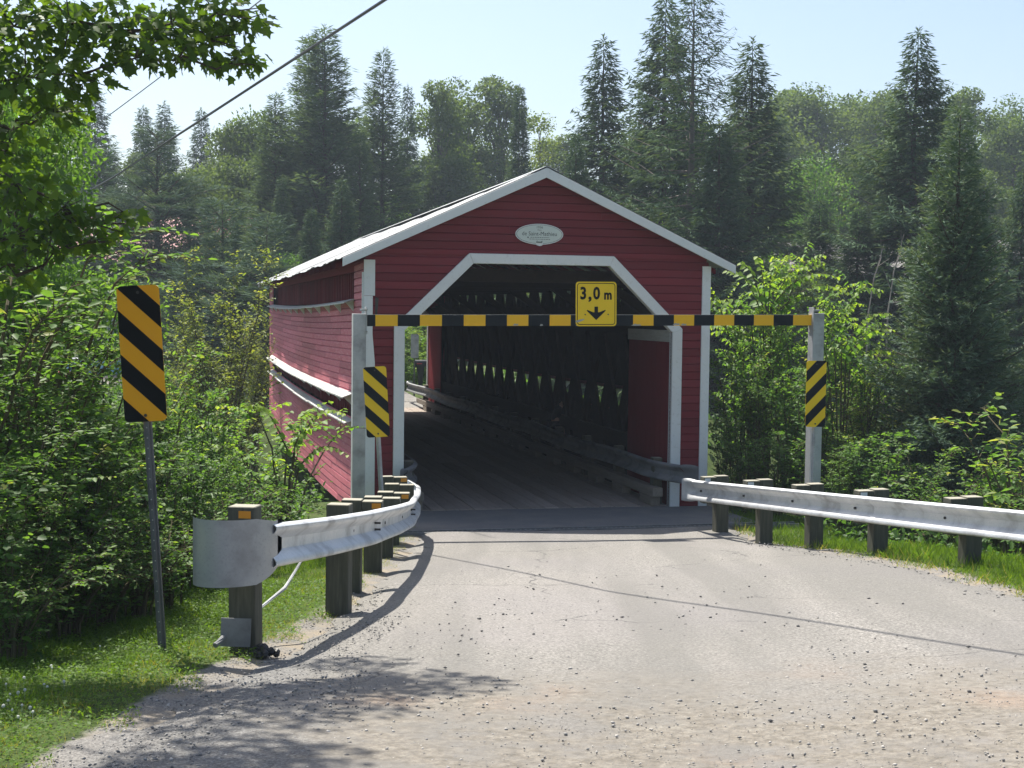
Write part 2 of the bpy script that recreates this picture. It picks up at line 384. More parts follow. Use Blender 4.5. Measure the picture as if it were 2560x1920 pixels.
def terrain_z(X, Y):
    X = np.asarray(X, float); Y = np.asarray(Y, float)
    xl = (X - BX) * BC + (Y - BY) * BS; yl = -(X - BX) * BS + (Y - BY) * BC
    z = road_z(X, Y)
    dl = left_edge(Y) - .1 - X; dr = X - right_edge(Y) - .1
    near = 1 - sstep((yl - 16) / 8)
    drop = np.where(dl > 0, .05 * np.minimum(dl, 3) + .33 * np.clip(dl - 3.0, 0, 7), 0) + np.where(dr > 0, .04 * np.minimum(dr, 1.4) + .40 * np.clip(dr - 1.4, 0, 4.5), 0)
    z = z - drop * near - .035
    # ravine of the small river under the bridge
    t = np.clip(1 - np.abs(yl - 12.0 + 1.5 * np.sin(X * .12)) / 10.2, 0, 1)
    z = np.where(yl > 0, -.1 - drop * near * (1 - sstep(yl / 12)), z)
    z = z - 3.4 * sstep(t * 1.35)
    z = z + .055 * np.clip(Y - 48, 0, 27) * (.35 + .65 * sstep((np.abs(X + 5) - 4) / 8)) + .09 * np.clip(Y - 75, 0, 90)
    far = sstep((np.hypot(X, Y - 15) - 20) / 20)
    z = z + wob(X, Y) * (.05 + .35 * far) * np.where((np.abs(xl) < 4) & (yl > 20) & (yl < 46), .1, 1)
    on = (dl < 0) & (dr < 0) & (yl < .3)
    return np.where(on, road_z(X, Y) - .06, z)
def grid(xs, ys, fz):
    X, Y = np.meshgrid(xs, ys); Z = fz(X, Y); V = np.stack([X, Y, Z], -1).reshape(-1, 3)
    nx, ny = len(xs), len(ys); i = np.arange(nx * ny).reshape(ny, nx)
    Fq = np.stack([i[:-1, :-1], i[:-1, 1:], i[1:, 1:], i[1:, :-1]], -1).reshape(-1, 4)
    return V, Fq
xs = np.concatenate([np.arange(-900, -60, 60), np.arange(-60, -14, 2), np.arange(-14, 14, .22), np.arange(14, 60, 2), np.arange(60, 901, 60)])
ys = np.concatenate([np.arange(-300, -12, 36), np.arange(-12, 28, .22), np.arange(28, 60, .8), np.arange(60, 200, 4), np.arange(200, 1600, 100)])
V, Fq = grid(xs, ys, terrain_z)
X, Y = V[:, 0], V[:, 1]
dl = left_edge(Y) - X; dr = X - right_edge(Y)
vg = np.where(dl > 0, np.clip(1.1 - dl * np.interp(Y, [6, 9, 11, 20], [2.6, 2.0, 1.8, 2.2]), 0, 1), np.where(dr > 0, np.clip(1.0 - dr * 1.5, 0, 1), 1.0))
yard = np.exp(-(((X + 17.5) / 5) ** 2 + ((Y - 60) / 5) ** 2) * .8)
yl_ = -(X - BX) * BS + (Y - BY) * BC
vg = np.where(yl_ > 1.5, 0, vg); vg = np.maximum(vg, yard * 1.4)
link('ground', npmesh('ground', V, Fq, M['terrain'], vg, True))['kind'] = 'structure'

# road sheet with a worn, uneven edge
yy = np.arange(-10, 21.25, .16); nn = 46
L_ = left_edge(yy) + .07 * np.sin(yy * 5.1) * .6 + RNG.normal(0, .035, len(yy)); R_ = right_edge(yy) + RNG.normal(0, .05, len(yy))
T = np.linspace(0, 1, nn); XX = L_[:, None] * (1 - T) + R_[:, None] * T; YY = np.repeat(yy[:, None], nn, 1)
# the far end follows the joint in front of the bridge (parallel to the portal)
JD = -2.35
def joint_y(X): return BY + (X - BX) * math.tan(BYAW) + JD / BC
YY = np.where(YY > 17, 17 + (YY - 17) * (joint_y(XX) - .09 - 17) / (21.2 - 17), YY)
ZZ = road_z(XX, YY) + .012 * np.sin(XX * 1.3) * np.sin(YY * .8) - .05 * (1 - np.minimum(1, np.minimum(T, 1 - T)[None, :] * 30))
i = np.arange(XX.size).reshape(XX.shape)
Fq = np.stack([i[:-1, :-1], i[:-1, 1:], i[1:, 1:], i[1:, :-1]], -1).reshape(-1, 4)
link('road', npmesh('road', np.stack([XX, YY, ZZ], -1).reshape(-1, 3), Fq, M['asphalt'], None, True))['kind'] = 'structure'
# dark asphalt apron between the joint and the deck
b = MB(); P = [bw(-2.62, JD + .12), bw(3.15, JD + .12), bw(3.0, .03), bw(-2.62, .03)]
b.add([(q.x, q.y, -.35) for q in P] + [(q.x, q.y, -.012) for q in P], [(3,2,1,0), (4,5,6,7), (0,1,5,4), (1,2,6,5), (2,3,7,6), (3,0,4,7)])
b.obj('bridge_apron', M['darkasphalt'])['kind'] = 'structure'
# steel joint: two angles with a dark grating between
jt = tag(empty('trench_drain', bw(0, JD, .014), BYAW), 'long dark steel trench drain crossing the road in front of the bridge', 'drain')
MB().box((-2.75, -.085, -.3), (3.6, -.055, .006)).obj('front_angle', M['galvdark'], jt)
MB().box((-2.75, .085, -.3), (3.6, .12, .010)).obj('back_angle', M['galvdark'], jt)
MB().box((-2.75, -.055, -.3), (3.6, .085, -.05)).obj('channel', M['bolt'], jt)
gb = MB()
for k in range(84): gb.box((-2.74 + k * .075, -.055, -.04), (-2.72 + k * .075, .085, -.006))
gb.obj('grating', M['galvdark'], jt)['kind'] = 'stuff'
# river and far road
b = MB(); c0 = bw(0, 12)
b.add([(c0.x - 70, c0.y - 14, -2.75), (c0.x + 70, c0.y - 14, -2.75), (c0.x + 70, c0.y + 14, -2.75), (c0.x - 70, c0.y + 14, -2.75)], [(0, 1, 2, 3)]).obj('river', M['river'])['kind'] = 'structure'
pts = [(BL + .02, 0), (BL + 8, .2), (BL + 14, -1.2), (BL + 20, -4.5)]
b = MB(); vs_ = []
for y, x in pts:
    for s in (-2.9, 2.6):
        q = bw(x + s, y); vs_.append((q.x, q.y, max(float(terrain_z(q.x, q.y)) + .05, -.01 if y < BL + 1 else -9)))
b.add(vs_, [(2*k, 2*k+1, 2*k+3, 2*k+2) for k in range(len(pts) - 1)]); b.obj('far_road', M['asphalt'])['kind'] = 'structure'
for nm, y0, y1 in (('near', -1.3, .9), ('far', BL - .9, BL + 1.3)):
    q = bw(0, (y0 + y1) / 2)
    ab = MB().box((-3.0, y0 - (y0 + y1) / 2, -3.6), (3.0, y1 - (y0 + y1) / 2, -.36)).obj('abutment', M['concrete'], loc=(q.x, q.y, 0), rot=(0, 0, BYAW))
    tag(ab, f'concrete abutment under the {nm} end of the bridge', 'abutment')

# ------------------------------------------------------------------ covered bridge (local axes: x across, y along, z up)
br = tag(empty('covered_bridge', (BX, BY, 0), BYAW), 'red covered bridge with white trim and grey metal roof', 'bridge')
W2, ZO, XO, DX, ZD, XI = 2.942, 4.237, 2.475, 1.24, 3.03, 2.30
ZI, DXI, ZDI = 4.072, 1.165, 2.965
ZA, ZE, XE = 5.662, 4.126, 3.32
SL = (ZA - ZE) / XE
def zroof(x): return ZA - SL * abs(x)
def oi(z):   # half width of the opening (outer trim) at height z
    if z >= ZO: return 0.0
    if z <= ZD: return XO
    return XO + (DX - XO) * (z - ZD) / (ZO - ZD)
def board_mesh(xb0, xb1, xt0, xt1, z0, z1, mt, t=.024):
    zc = z1 - .020; k = (zc - z0) / (z1 - z0)
    xc0, xc1 = xb0 + (xt0 - xb0) * k, xb1 + (xt1 - xb1) * k
    vs_ = [(xb0, 0, z0), (xb1, 0, z0), (xb1, -t, z0), (xb0, -t, z0), (xc0, -t * .92, zc), (xc1, -t * .92, zc), (xt0, -.004, z1), (xt1, -.004, z1), (xt0, 0, z1), (xt1, 0, z1)]
    fs = [(0, 1, 2, 3), (3, 2, 5, 4), (4, 5, 7, 6), (6, 7, 9, 8), (8, 9, 1, 0), (0, 3, 4, 6, 8), (1, 9, 7, 5, 2)]
    return MB().add(vs_, fs).mesh('siding_board', mt)
def gable_wall(y, facing, name):
    """front (facing=-1) or back wall with its siding"""
    bk = MB()
    for s in (-1, 1):
        bk.prism([(s * XI, -.12), (s * (W2 - .03), -.12), (s * (W2 - .03), zroof(W2) - .06), (s * .0, ZA - .1), (s * 0, ZI + .06), (s * (DXI + .03), ZI + .06), (s * XI, ZDI + .03)], 'y', .002, .05)
    w = bk.obj(name, M['red'], br)
    w.location = (0, y, 0)
    if facing > 0: w.scale = (1, -1, 1)
    PI_, z, k = .1335, -.10, 0
    while z < ZA - .12:
        z1 = min(z + PI_, ZA - .1)
        def xl(zz): return min(W2 - .002, (ZA - .03 - zz) / SL)
        if xl(z1) > .06:
            spans = []
            if z1 <= ZO:
                spans = [(-xl(z), -oi(z) + .02, -xl(z1), -oi(z1) + .02), (oi(z) - .02, xl(z), oi(z1) - .02, xl(z1))]
            elif z < ZO: spans = [(-xl(z), xl(z), -xl(z1), xl(z1))]
            else:
                if xl(z) > 1.6 and facing < 0:
                    j = random.uniform(-.9, .9) * xl(z); spans = [(-xl(z), j - .001, -xl(z1), j - .001), (j + .001, xl(z), j + .001, xl(z1))]
                else: spans = [(-xl(z), xl(z), -xl(z1), xl(z1))]
            for a in spans:
                zb = z if not (z < ZO < z1) else ZO - .02
                o = link('siding_board', board_mesh(*a, zb, z1 - .0015, M['red'], .024 + random.uniform(-.002, .003)), w)
                o.location = (0, random.uniform(-.0015, .0015), 0)
        z += PI_; k += 1
    # white corner boards, portal frame
    d = facing
    def yb(a, b_): return (y + d * a, y + d * b_)
    if facing < 0:
        b = MB().prism([(-W2 - .03, 3.52), (-W2 + .15, 3.52), (-W2 + .15, 4.10), (-W2 - .03, 4.10)], 'y', y - .055, y - .026); b.obj('corner_board', M['white'], br)
        b = MB().prism([(-W2 - .03, -.10), (-W2 + .165, -.10), (-W2 + .165, 2.2), (-W2 + .155, 2.45), (-W2 + .115, 2.9), (-W2 + .115, 3.515), (-W2 - .03, 3.515)], 'y', y - .053, y - .026); b.obj('corner_board', M['white'], br)
        b = MB().prism([(W2 - .12, -.22), (W2 + .03, -.22), (W2 + .03, 4.10), (W2 - .12, 4.10)], 'y', y - .055, y - .026); b.obj('corner_board', M['white'], br)
        b = MB().prism([(-W2 + .16, 3.2), (-W2 + .19, 3.2), (-W2 + .215, 3.48), (-W2 + .16, 3.5)], 'y', y - .03, y - .022); b.obj('hole_shade_patch', M['bolt'], br)  # dark plate standing in for the shade of a hole beside the notch
    else:
        for s in (-1, 1):
            MB().prism([(s * (W2 + .03), -.1), (s * (W2 - .13), -.1), (s * (W2 - .13), 4.1), (s * (W2 + .03), 4.1)], 'y', y + .026, y + .055).obj('corner_board', M['white'], br)
    fr = empty('portal_frame', (0, 0, 0), 0, br)
    y0, y1 = sorted((y + d * .062, y - d * .10))
    for s in (-1, 1):
        MB().prism([(s * XI, -.06), (s * XO, -.06), (s * XO, ZD), (s * XI, ZDI)], 'y', y0, y1).obj('jamb', M['white'], fr, bevel=.006)
        MB().prism([(s * (XI - .001), ZDI + .001), (s * (XO - .001), ZD + .001), (s * (DX + .001), ZO - .001), (s * (DXI + .001), ZI)], 'y', y0 + .004, y1 - .004).obj('brace_board', M['white'], fr, bevel=.006)
    MB().prism([(-DX, ZO), (DX, ZO), (DXI, ZI), (-DXI, ZI)], 'y', y0, y1).obj('header', M['white'], fr, bevel=.006)
    return w
gable_wall(0, -1, 'front_wall'); gable_wall(BL, 1, 'back_wall')

# side walls: siding with a lower louvre opening and an open strip below the eave
def sag(y, z):
    return -.10 * math.sin(math.pi * min(max(y / BL, 0), 1)) - .0025 * y - .26 * (1 - math.exp(-max(y, 0) / 6)) * min(max((1.35 - z) / 1.45, 0), 1)
OY0, OY1 = 1.25, BL - 1.6
def side_wall(s, name, fine):
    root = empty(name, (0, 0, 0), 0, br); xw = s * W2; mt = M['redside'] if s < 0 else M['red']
    # unseen backing added behind the boards to keep light out
    b = MB()
    for (z0, z1, y0, y1) in ((-.1, 1.36, .03, BL - .03), (1.88, 3.46, .03, BL - .03), (1.36, 1.88, .03, OY0), (1.36, 1.88, OY1, BL - .03), (3.46, 4.02, .03, OY0), (3.46, 4.02, OY1, BL - .03)):
        n = 12 if y1 - y0 > 5 else 1
        for k in range(n):
            a, c = y0 + (y1 - y0) * k / n, y0 + (y1 - y0) * (k + 1) / n
            xa, xb = sorted((s * (W2 - .05), s * (W2 - .004)))
            A = [(xa, a, z0 + sag(a, z0)), (xb, a, z0 + sag(a, z0)), (xb, c, z0 + sag(c, z0)), (xa, c, z0 + sag(c, z0)), (xa, a, z1 + sag(a, z1)), (xb, a, z1 + sag(a, z1)), (xb, c, z1 + sag(c, z1)), (xa, c, z1 + sag(c, z1))]
            b.add(A, [(0,3,2,1),(4,5,6,7),(0,1,5,4),(1,2,6,5),(2,3,7,6),(3,0,4,7)])
    b.obj('light_backing', M['timber'], root)
    PI_ = .1195; z = -.11
    while z < 4.06:
        z1 = z + PI_; zm = (z + z1) / 2
        op = 1.40 < zm < 1.86 or zm > 3.49
        spans = [(0.005, OY0), (OY1, BL - .005)] if op else None
        if spans is None:
            spans = []; y = 0.005
            while y < BL - .01:
                ln = (random.uniform(2.8, 5.2) if fine else 8.2); e = min(y + ln, BL - .005)
                if BL - e < 1.2: e = BL - .005
                spans.append((y, e)); y = e + .002
        for a, c in spans:
            n = max(1, int((c - a) / 1.6)); t = .036 + random.uniform(-.004, .004); vs_ = []; fs = []
            wv = random.uniform(-.004, .004)
            for k in range(n + 1):
                y = a + (c - a) * k / n; s0, s1 = sag(y, z), sag(y, z1); zc = z1 - .026
                for xx, zz in ((0, z + s0), (t, z + s0 + wv * 0), (t * .92, zc + s1), (.004, z1 - .001 + s1), (0, z1 - .001 + s1)): vs_.append((xw + s * xx, y, zz))
            for k in range(n):
                for j in range(5): fs.append((k*5+j, k*5+(j+1) % 5, (k+1)*5+(j+1) % 5, (k+1)*5+j))
            fs += [(4, 3, 2, 1, 0), tuple(n*5+j for j in range(5))]
            MB().add(vs_, fs).obj('siding_board', mt, root)
        z = z1
    # sloped drip boards and sills of the openings
    for nm, zi, zo, xo, thick in (('drip_board', 1.90, 1.81, .20, .022), ('sill_board', 1.43, 1.375, .16, .022), ('sill_board', 3.50, 3.44, .18, .022)):
        y = OY0 - .08
        while y < OY1:
            e = min(y + random.uniform(3.0, 5.0), OY1 + .08)
            if OY1 - e < 1: e = OY1 + .08
            n = 4; vs_ = []; fs = []
            j0, j1 = random.uniform(-.012, .012), random.uniform(-.012, .012)
            for k in range(n + 1):
                q = y + (e - y) * k / n; sg = sag(q, zi); jj = j0 + (j1 - j0) * k / n
                for xx, zz in ((-.02, zi + sg), (xo, zo + sg + jj), (xo, zo - thick + sg + jj), (-.02, zi - thick + sg)): vs_.append((xw + s * (xx + .03), q, zz))
            for k in range(n):
                for j in range(4): fs.append((k*4+j, k*4+(j+1) % 4, (k+1)*4+(j+1) % 4, (k+1)*4+j))
            fs += [(3, 2, 1, 0), tuple(n*4+j for j in range(4))]
            MB().add(vs_, fs).obj(nm, M['whiteworn'], root); y = e + .006
        nb = 12
        for k in range(nb):   # brackets below the boards
            q = OY0 + .1 + (OY1 - OY0 - .2) * k / (nb - 1); sg = sag(q, zi)
            MB().prism([(xw + s * .028, zi - .02 + sg), (xw + s * (xo - .02), zo - .012 + sg), (xw + s * .028, zo - .16 + sg)], 'y', q - .018, q + .018).obj('bracket', M['white'], root)
    for k in range(74 if s < 0 else 0):
        q = OY0 + .06 + k * .295
        if q > OY1 - .05: break
        for z0, z1 in ((1.30, 1.95), (3.40, 4.08)):
            MB().box((xw + .13, q, z0), (xw + .155, q + random.uniform(.11, .19), z1)).obj('batten', M['reddark'], root)
    if s < 0:
        MB().box((xw - .055, -.024, -.1), (xw - .026, .02, 3.9)).obj('corner_edge', M['white'], root)
        MB().box((xw - .06, BL - .06, -.6), (xw - .026, BL + .02, 3.9)).obj('corner_edge', M['timber'], root)
side_wall(-1, 'left_wall', True); side_wall(1, 'right_wall', False)

# town-lattice trusses
for s, nm in ((-1, 'left_truss'), (1, 'right_truss')):
    tr = empty(nm, (0, 0, 0), 0, br); H = 4.0; run = 2.45; y = -run + .55
    while y < BL:
        for lay, (ya, yb_) in enumerate(((y, y + run), (y + run + .19, y + .19))):
            a, c = (ya, .02), (yb_, H)
            def clip(p, q, lo, hi):
                (y0, z0), (y1, z1) = p, q
                if y0 > y1: (y0, z0), (y1, z1) = (y1, z1), (y0, z0)
                if y1 < lo or y0 > hi: return None
                f = lambda yy_: z0 + (z1 - z0) * (yy_ - y0) / (y1 - y0)
                A = (max(y0, lo), f(max(y0, lo))); B_ = (min(y1, hi), f(min(y1, hi))); return A, B_
            r_ = clip(a, c, .15, BL - .15)
            if r_ and abs(r_[0][1] - r_[1][1]) > .3:
                xx = s * (2.56 + lay * .09)
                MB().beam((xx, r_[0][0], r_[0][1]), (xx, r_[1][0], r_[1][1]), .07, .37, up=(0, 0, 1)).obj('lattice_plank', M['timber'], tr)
        y += 1.275
    for zc, hh in ((.16, .28), (.86, .26), (3.02, .24), (3.30, .20)):
        for xx in (2.47, 2.745):
            for k in range(4):
                MB().box((s * xx - .04, .1 + k * 6.1, zc - hh / 2), (s * xx + .04, .1 + k * 6.1 + 6.08, zc + hh / 2)).obj('chord_plank', M['timber'], tr)
    pn = empty('end_panel', (0, 0, 0), 0, br)
    for y0, y1 in ((.07, 2.43), (22.1, BL - .07)):
        n = 9
        for k in range(n):
            a = y0 + (y1 - y0) * k / n
            MB().box((s * 2.34 - .012, a + .003, -.02), (s * 2.34 + .012, a + (y1 - y0) / n - .003, 2.86)).obj('panel_board', M['redpanel'], pn)
        MB().box((s * 2.335 - .03, y0, 2.80), (s * 2.335 + .03, y1, 3.0)).obj('panel_cap', M['whiteworn'], pn)
# tie beams and diagonal bracing overhead
tb = empty('overhead_bracing', (0, 0, 0), 0, br)
for k in range(7):
    y = 1.1 + k * 3.72
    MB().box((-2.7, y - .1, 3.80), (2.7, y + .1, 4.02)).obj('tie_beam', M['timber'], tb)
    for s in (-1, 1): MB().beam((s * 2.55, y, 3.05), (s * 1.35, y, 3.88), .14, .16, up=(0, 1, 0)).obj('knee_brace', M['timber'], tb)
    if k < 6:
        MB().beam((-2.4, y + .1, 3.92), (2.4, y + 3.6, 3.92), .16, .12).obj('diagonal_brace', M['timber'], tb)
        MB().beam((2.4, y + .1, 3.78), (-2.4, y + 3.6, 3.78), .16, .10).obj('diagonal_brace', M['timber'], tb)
rf = empty('rafters', (0, 0, 0), 0, br)
for k in range(24):
    y = .5 + k * 1.02
    for s in (-1, 1):
        MB().prism([(s * .03, ZA - .08), (s * (XE - .06), ZE - .055), (s * (XE - .06), ZE - .14), (s * .03, ZA - .22)], 'y', y - .03, y + .03).obj('rafter', M['reddark'], rf)
# roof sheets
ro = empty('roof', (0, 0, 0), 0, br)
def sheet_mesh(w):
    n = 16; vs_ = []; fs = []; rows = 5
    for r in range(rows):
        t = r / (rows - 1)
        for k in range(n + 1):
            u = k / n; yv = u * w; rib = .008 * max(0, math.cos(u * w / .2 * 2 * math.pi)) ** 3 - .010 * math.sin(u * math.pi) * (t ** 3)
            vs_.append((t, yv, rib))
    for r in range(rows - 1):
        for k in range(n): fs.append((r*(n+1)+k, r*(n+1)+k+1, (r+1)*(n+1)+k+1, (r+1)*(n+1)+k))
    return vs_, fs
SW = .80; NS = int(round((BL + .5) / SW)); SW = (BL + .5) / NS
for s in (-1, 1):
    for k in range(NS):
        vs_, fs = sheet_mesh(SW + .03); ex = random.uniform(-.02, .035); lift = random.uniform(0, .006); sgm = lambda q: -.06 * math.sin(math.pi * min(max(q / BL, 0), 1)) + .012 * math.sin(q * 1.7)
        y0 = -.25 + k * SW; vv = []
        for (t, yv, rib) in vs_:
            x = t * (XE + .05 + ex); q = y0 + yv
            vv.append((s * x, q, ZA - SL * x + rib + lift + .006 + sgm(q)))
        n0 = len(vv); vv += [(a, b_, c - .006) for a, b_, c in vv]
        ff = fs + [tuple(i + n0 for i in f_[::-1]) for f_ in fs]
        MB().add(vv, ff).obj('roof_sheet', M['roof'], ro)
for s in (-1, 1):
    # dark red soffit strip and eave purlin, white rake boards
    MB().prism([(s * (W2 - .06), ZE - .02 + .0), (s * (W2 + .02), ZE - .03), (s * (W2 + .02), ZE - .19), (s * (W2 - .06), ZE - .19)], 'y', .06, BL - .06).obj('eave_plate', M['reddark'], ro)
    for y0, y1 in ((-.262, -.232), (BL + .232, BL + .262)):
        MB().prism([(s * 0, ZA - .004), (s * (XE + .02), ZE - .012), (s * (XE + .02), ZE - .150), (s * 0, ZA - .168)], 'y', y0, y1).obj('rake_board', M['white'], ro, bevel=.004)
    MB().prism([(s * .0, ZA - .05), (s * (XE - .02), ZE - .045), (s * (XE - .02), ZE - .065), (s * 0, ZA - .07)], 'y', -.23, -.026).obj('soffit_board', M['red'], ro)
    MB().prism([(s * 0, ZA + .026), (s * .22, ZA + .026 - SL * .22), (s * .22, ZA + .018 - SL * .22), (s * 0, ZA + .014)], 'y', -.27, BL + .27).obj('ridge_cap', M['roof'], ro)
# deck
dk = empty('deck', (0, 0, 0), 0, br); NP = 19; pw = 4.62 / NP
for k in range(NP):
    y = .02; x0 = -2.31 + k * pw
    while y < BL - .01:
        e = min(y + random.uniform(5, 9), BL)
        if BL - e < 2: e = BL
        MB().box((x0 + .006, y, -.07), (x0 + pw - .006, e - .004, random.uniform(-.004, .004))).obj('plank', M['deck'], dk, bevel=.004); y = e
for k in range(10): MB().box((-2.75, .35 + k * 2.6, -.42), (2.75, .35 + k * 2.6 + .24, -.072)).obj('floor_beam', M['timber'], dk)
for xx in (-1.5, -.5, .5, 1.5): MB().box((xx - .1, .1, -.78), (xx + .1, BL - .1, -.425)).obj('stringer', M['timber'], dk)
# kerb timbers on blocks
for s in (-1, 1):
    kb = empty('kerb', (0, 0, 0), 0, br)
    y = -.12
    while y < BL + .1:
        e = min(y + 4.9, BL + .15); MB().box((s * 2.06 - .09, y, .165), (s * 2.06 + .09, e - .01, .32)).obj('kerb_timber', M['curb'], kb, bevel=.008); y = e
    y = .0
    while y < BL - .3:
        MB().box((s * 2.06 - .085, y, .005), (s * 2.06 + .085, y + .62, .163)).obj('kerb_block', M['curb'], kb, bevel=.006); y += 1.62

# ------------------------------------------------------------------ steel guardrail helper
def wprofile():
    a = [(.022, .156), (.060, .151), (.081, .136), (.083, .116), (.070, .094), (.020, .052), (.005, .038)]
    a = a + [(.002, 0)] + [(o, -z) for o, z in a[::-1]]
    return a
def wbeam(path, name, parent, side=1, h=1.0, off=0.0, m='galv'):
    """path: list of Vector at the beam's mid height; side=+1: corrugations bulge to the right of the direction of travel"""
    pr = wprofile(); pr2 = pr + [(o - .006, z) for o, z in pr[::-1]]
    n = len(pr2); vs_ = []; fs = []; m_ = len(path)
    for i in range(m_):
        d = (path[min(i + 1, m_ - 1)] - path[max(i - 1, 0)]); d.z = 0; d.normalize(); nrm = Vector((d.y, -d.x, 0)) * side
        for o, z in pr2: vs_.append(path[i] + nrm * (o + off) + Vector((0, 0, z * h)))
    for i in range(m_ - 1):
        for k in range(n): fs.append((i*n+k, i*n+(k+1) % n, (i+1)*n+(k+1) % n, (i+1)*n+k))
    fs += [tuple(range(n)), tuple(range((m_-1)*n, m_*n))]
    return MB().add(vs_, fs).obj(name, M[m], parent, smooth=True)
def fishtail(p, d, name, parent, side=1, flare=.0, m='galv'):
    """flared flat end piece"""
    pr = wprofile(); vs_ = []; fs = []; steps = 7; d = Vector(d).normalized(); nrm = Vector((d.y, -d.x, 0)) * side; K = len(pr)
    for i in range(steps):
        t = i / (steps - 1)
        for o, z in pr:
            vs_.append(Vector(p) + d * (.42 * t) + nrm * (o * (1 - t) + .05 * t + flare * t * t) + Vector((0, 0, z * (1 + .12 * math.sin(t * 2.6)))))
    base = len(vs_); vs_ += [v - nrm * .005 for v in vs_]
    for i in range(steps - 1):
        for k in range(K - 1):
            q = (i*K+k, i*K+k+1, (i+1)*K+k+1, (i+1)*K+k); fs.append(q); fs.append(tuple(base + j for j in q[::-1]))
    return MB().add(vs_, fs).obj(name, M[m], parent, smooth=True)
# rails inside the bridge (both sides), fixed to short timber posts
for s, nm in ((1, 'right'), (-1, 'left')):
    gr = tag(empty('interior_guardrail', (0, 0, 0)), f'grey corrugated steel guardrail along the inner {nm} side of the bridge', 'guardrail')
    ys_ = np.linspace(-.50, BL + 2.4, 8)
    for k in range(7):
        path = [bw(s * float(np.interp(y, [-.55, -.3, -.1, .2, .6], [2.40, 2.29, 2.19, 2.11, 2.06])), y, .60 + .02 * math.sin(y * .9)) for y in np.linspace(ys_[k], ys_[k+1] + .06, 16 if k == 0 else 5)]
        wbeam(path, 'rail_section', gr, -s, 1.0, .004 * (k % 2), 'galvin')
    fd = bw(s * 2.58, -.95) - bw(s * 2.40, -.52); fishtail(bw(s * 2.385, -.49, .60), fd, 'end_flare', gr, s, .02, 'galvin')
    fishtail(bw(s * 2.06, BL + 2.4, .60), (-BS, BC, 0), 'end_flare', gr, -s, -.25)
    for k in range(12):
        q = bw(s * 2.17, .3 + k * 2.15, 0); MB().box((-.08, -.09, .0), (.08, .09, .80)).obj('post', M['post'], gr, loc=q, rot=(0, 0, BYAW), bevel=.008)

# ------------------------------------------------------------------ oval name plaque on the gable
def text_mesh(txt, size, m, bold=0.0, sx=1.0):
    cu = bpy.data.curves.new('lettering', 'FONT'); cu.body = txt; cu.size = size; cu.align_x = 'CENTER'; cu.align_y = 'CENTER'; cu.offset = bold; cu.resolution_u = 3
    o = bpy.data.objects.new('lettering', cu); COL.objects.link(o); bpy.context.view_layer.update()
    me = bpy.data.meshes.new_from_object(o.evaluated_get(bpy.context.evaluated_depsgraph_get())); bpy.data.objects.remove(o)
    for v in me.vertices: v.co.x *= sx
    me.materials.clear(); me.materials.append(M[m]); return me
PX, PZ = -.06, 4.575
pl = tag(empty('name_plaque', bw(PX, -.032, PZ), BYAW), 'oval white plaque reading de Saint-Mathieu on the red gable', 'plaque')
def ell(a, c, n=48): return [(a * math.cos(2 * math.pi * k / n), c * math.sin(2 * math.pi * k / n)) for k in range(n)]
MB().prism(ell(.408, .172), 'y', -.022, .0).obj('plaque_rim', M['white'], pl)
MB().prism(ell(.393, .158), 'y', -.0232, -.0215).obj('border_line', M['ink'], pl)
MB().prism(ell(.386, .152), 'y', -.0245, -.0225).obj('plaque_face', M['plaque'], pl)
MB().prism([(-.06, -.15), (.06, -.15), (.05, -.185), (.012, -.195), (-.04, -.182)], 'y', -.0255, -.001).obj('bottom_crest', M['white'], pl)
def txt(parent, s, size, x, z, m, y, bold=0, sx=1.0):
    return link('lettering', text_mesh(s, size, m, bold, sx), parent, (x, y, z), (math.pi / 2, 0, 0))
txt(pl, '1936', .058, 0, .113, 'ink', -.0255); txt(pl, 'Pont', .036, 0, .068, 'ink', -.0255)
txt(pl, 'de Saint-Mathieu', .096, 0, .006, 'ink', -.0255, .0, .93)
MB().box((-.205, -.026, -.067), (-.187, -.0248, -.043)).obj('small_emblem', M['ink'], pl)
for z, w in ((-.053, .17), (-.082, .185)):
    bb = MB(); x = -w + .015
    while x < w:
        l = random.uniform(.015, .04); bb.box((x, -.026, z - .004), (min(x + l, w), -.0248, z + .004)); x += l + .008
    bb.obj('fine_print', M['ink'], pl)
bb = MB(); x = -.055
for k in range(6): bb.prism([(x, -.145), (x + .012, -.145), (x + .022, -.108 if k in (0, 5) else -.120), (x + .010, -.108 if k in (0, 5) else -.120)], 'y', -.027, -.0257); x += .017
bb.obj('script_logo', M['ink'], pl)

# ------------------------------------------------------------------ signs
def rrect(w, h, r, n=5):
    pts = []
    for cx, cz, a0 in ((w/2 - r, h/2 - r, 0), (-w/2 + r, h/2 - r, 90), (-w/2 + r, -h/2 + r, 180), (w/2 - r, -h/2 + r, 270)):
        for k in range(n): a = R(a0 + 90 * k / (n - 1)); pts.append((cx + r * math.cos(a), cz + r * math.sin(a)))
    return pts
def clip_poly(sub, clip):
    out = sub
    for i in range(len(clip)):
        a, b = clip[i], clip[(i + 1) % len(clip)]; inp, out = out, []
        if not inp: break
        ins = lambda p: (b[0]-a[0])*(p[1]-a[1]) - (b[1]-a[1])*(p[0]-a[0]) >= -1e-9
        for j in range(len(inp)):
            p, q = inp[j - 1], inp[j]
            if ins(p) != ins(q):
                d1 = (b[0]-a[0])*(p[1]-a[1]) - (b[1]-a[1])*(p[0]-a[0]); d2 = (b[0]-a[0])*(q[1]-a[1]) - (b[1]-a[1])*(q[0]-a[0]); t = d1 / (d1 - d2)
                out.append((p[0] + (q[0]-p[0])*t, p[1] + (q[1]-p[1])*t))
            if ins(q): out.append(q)
    return out
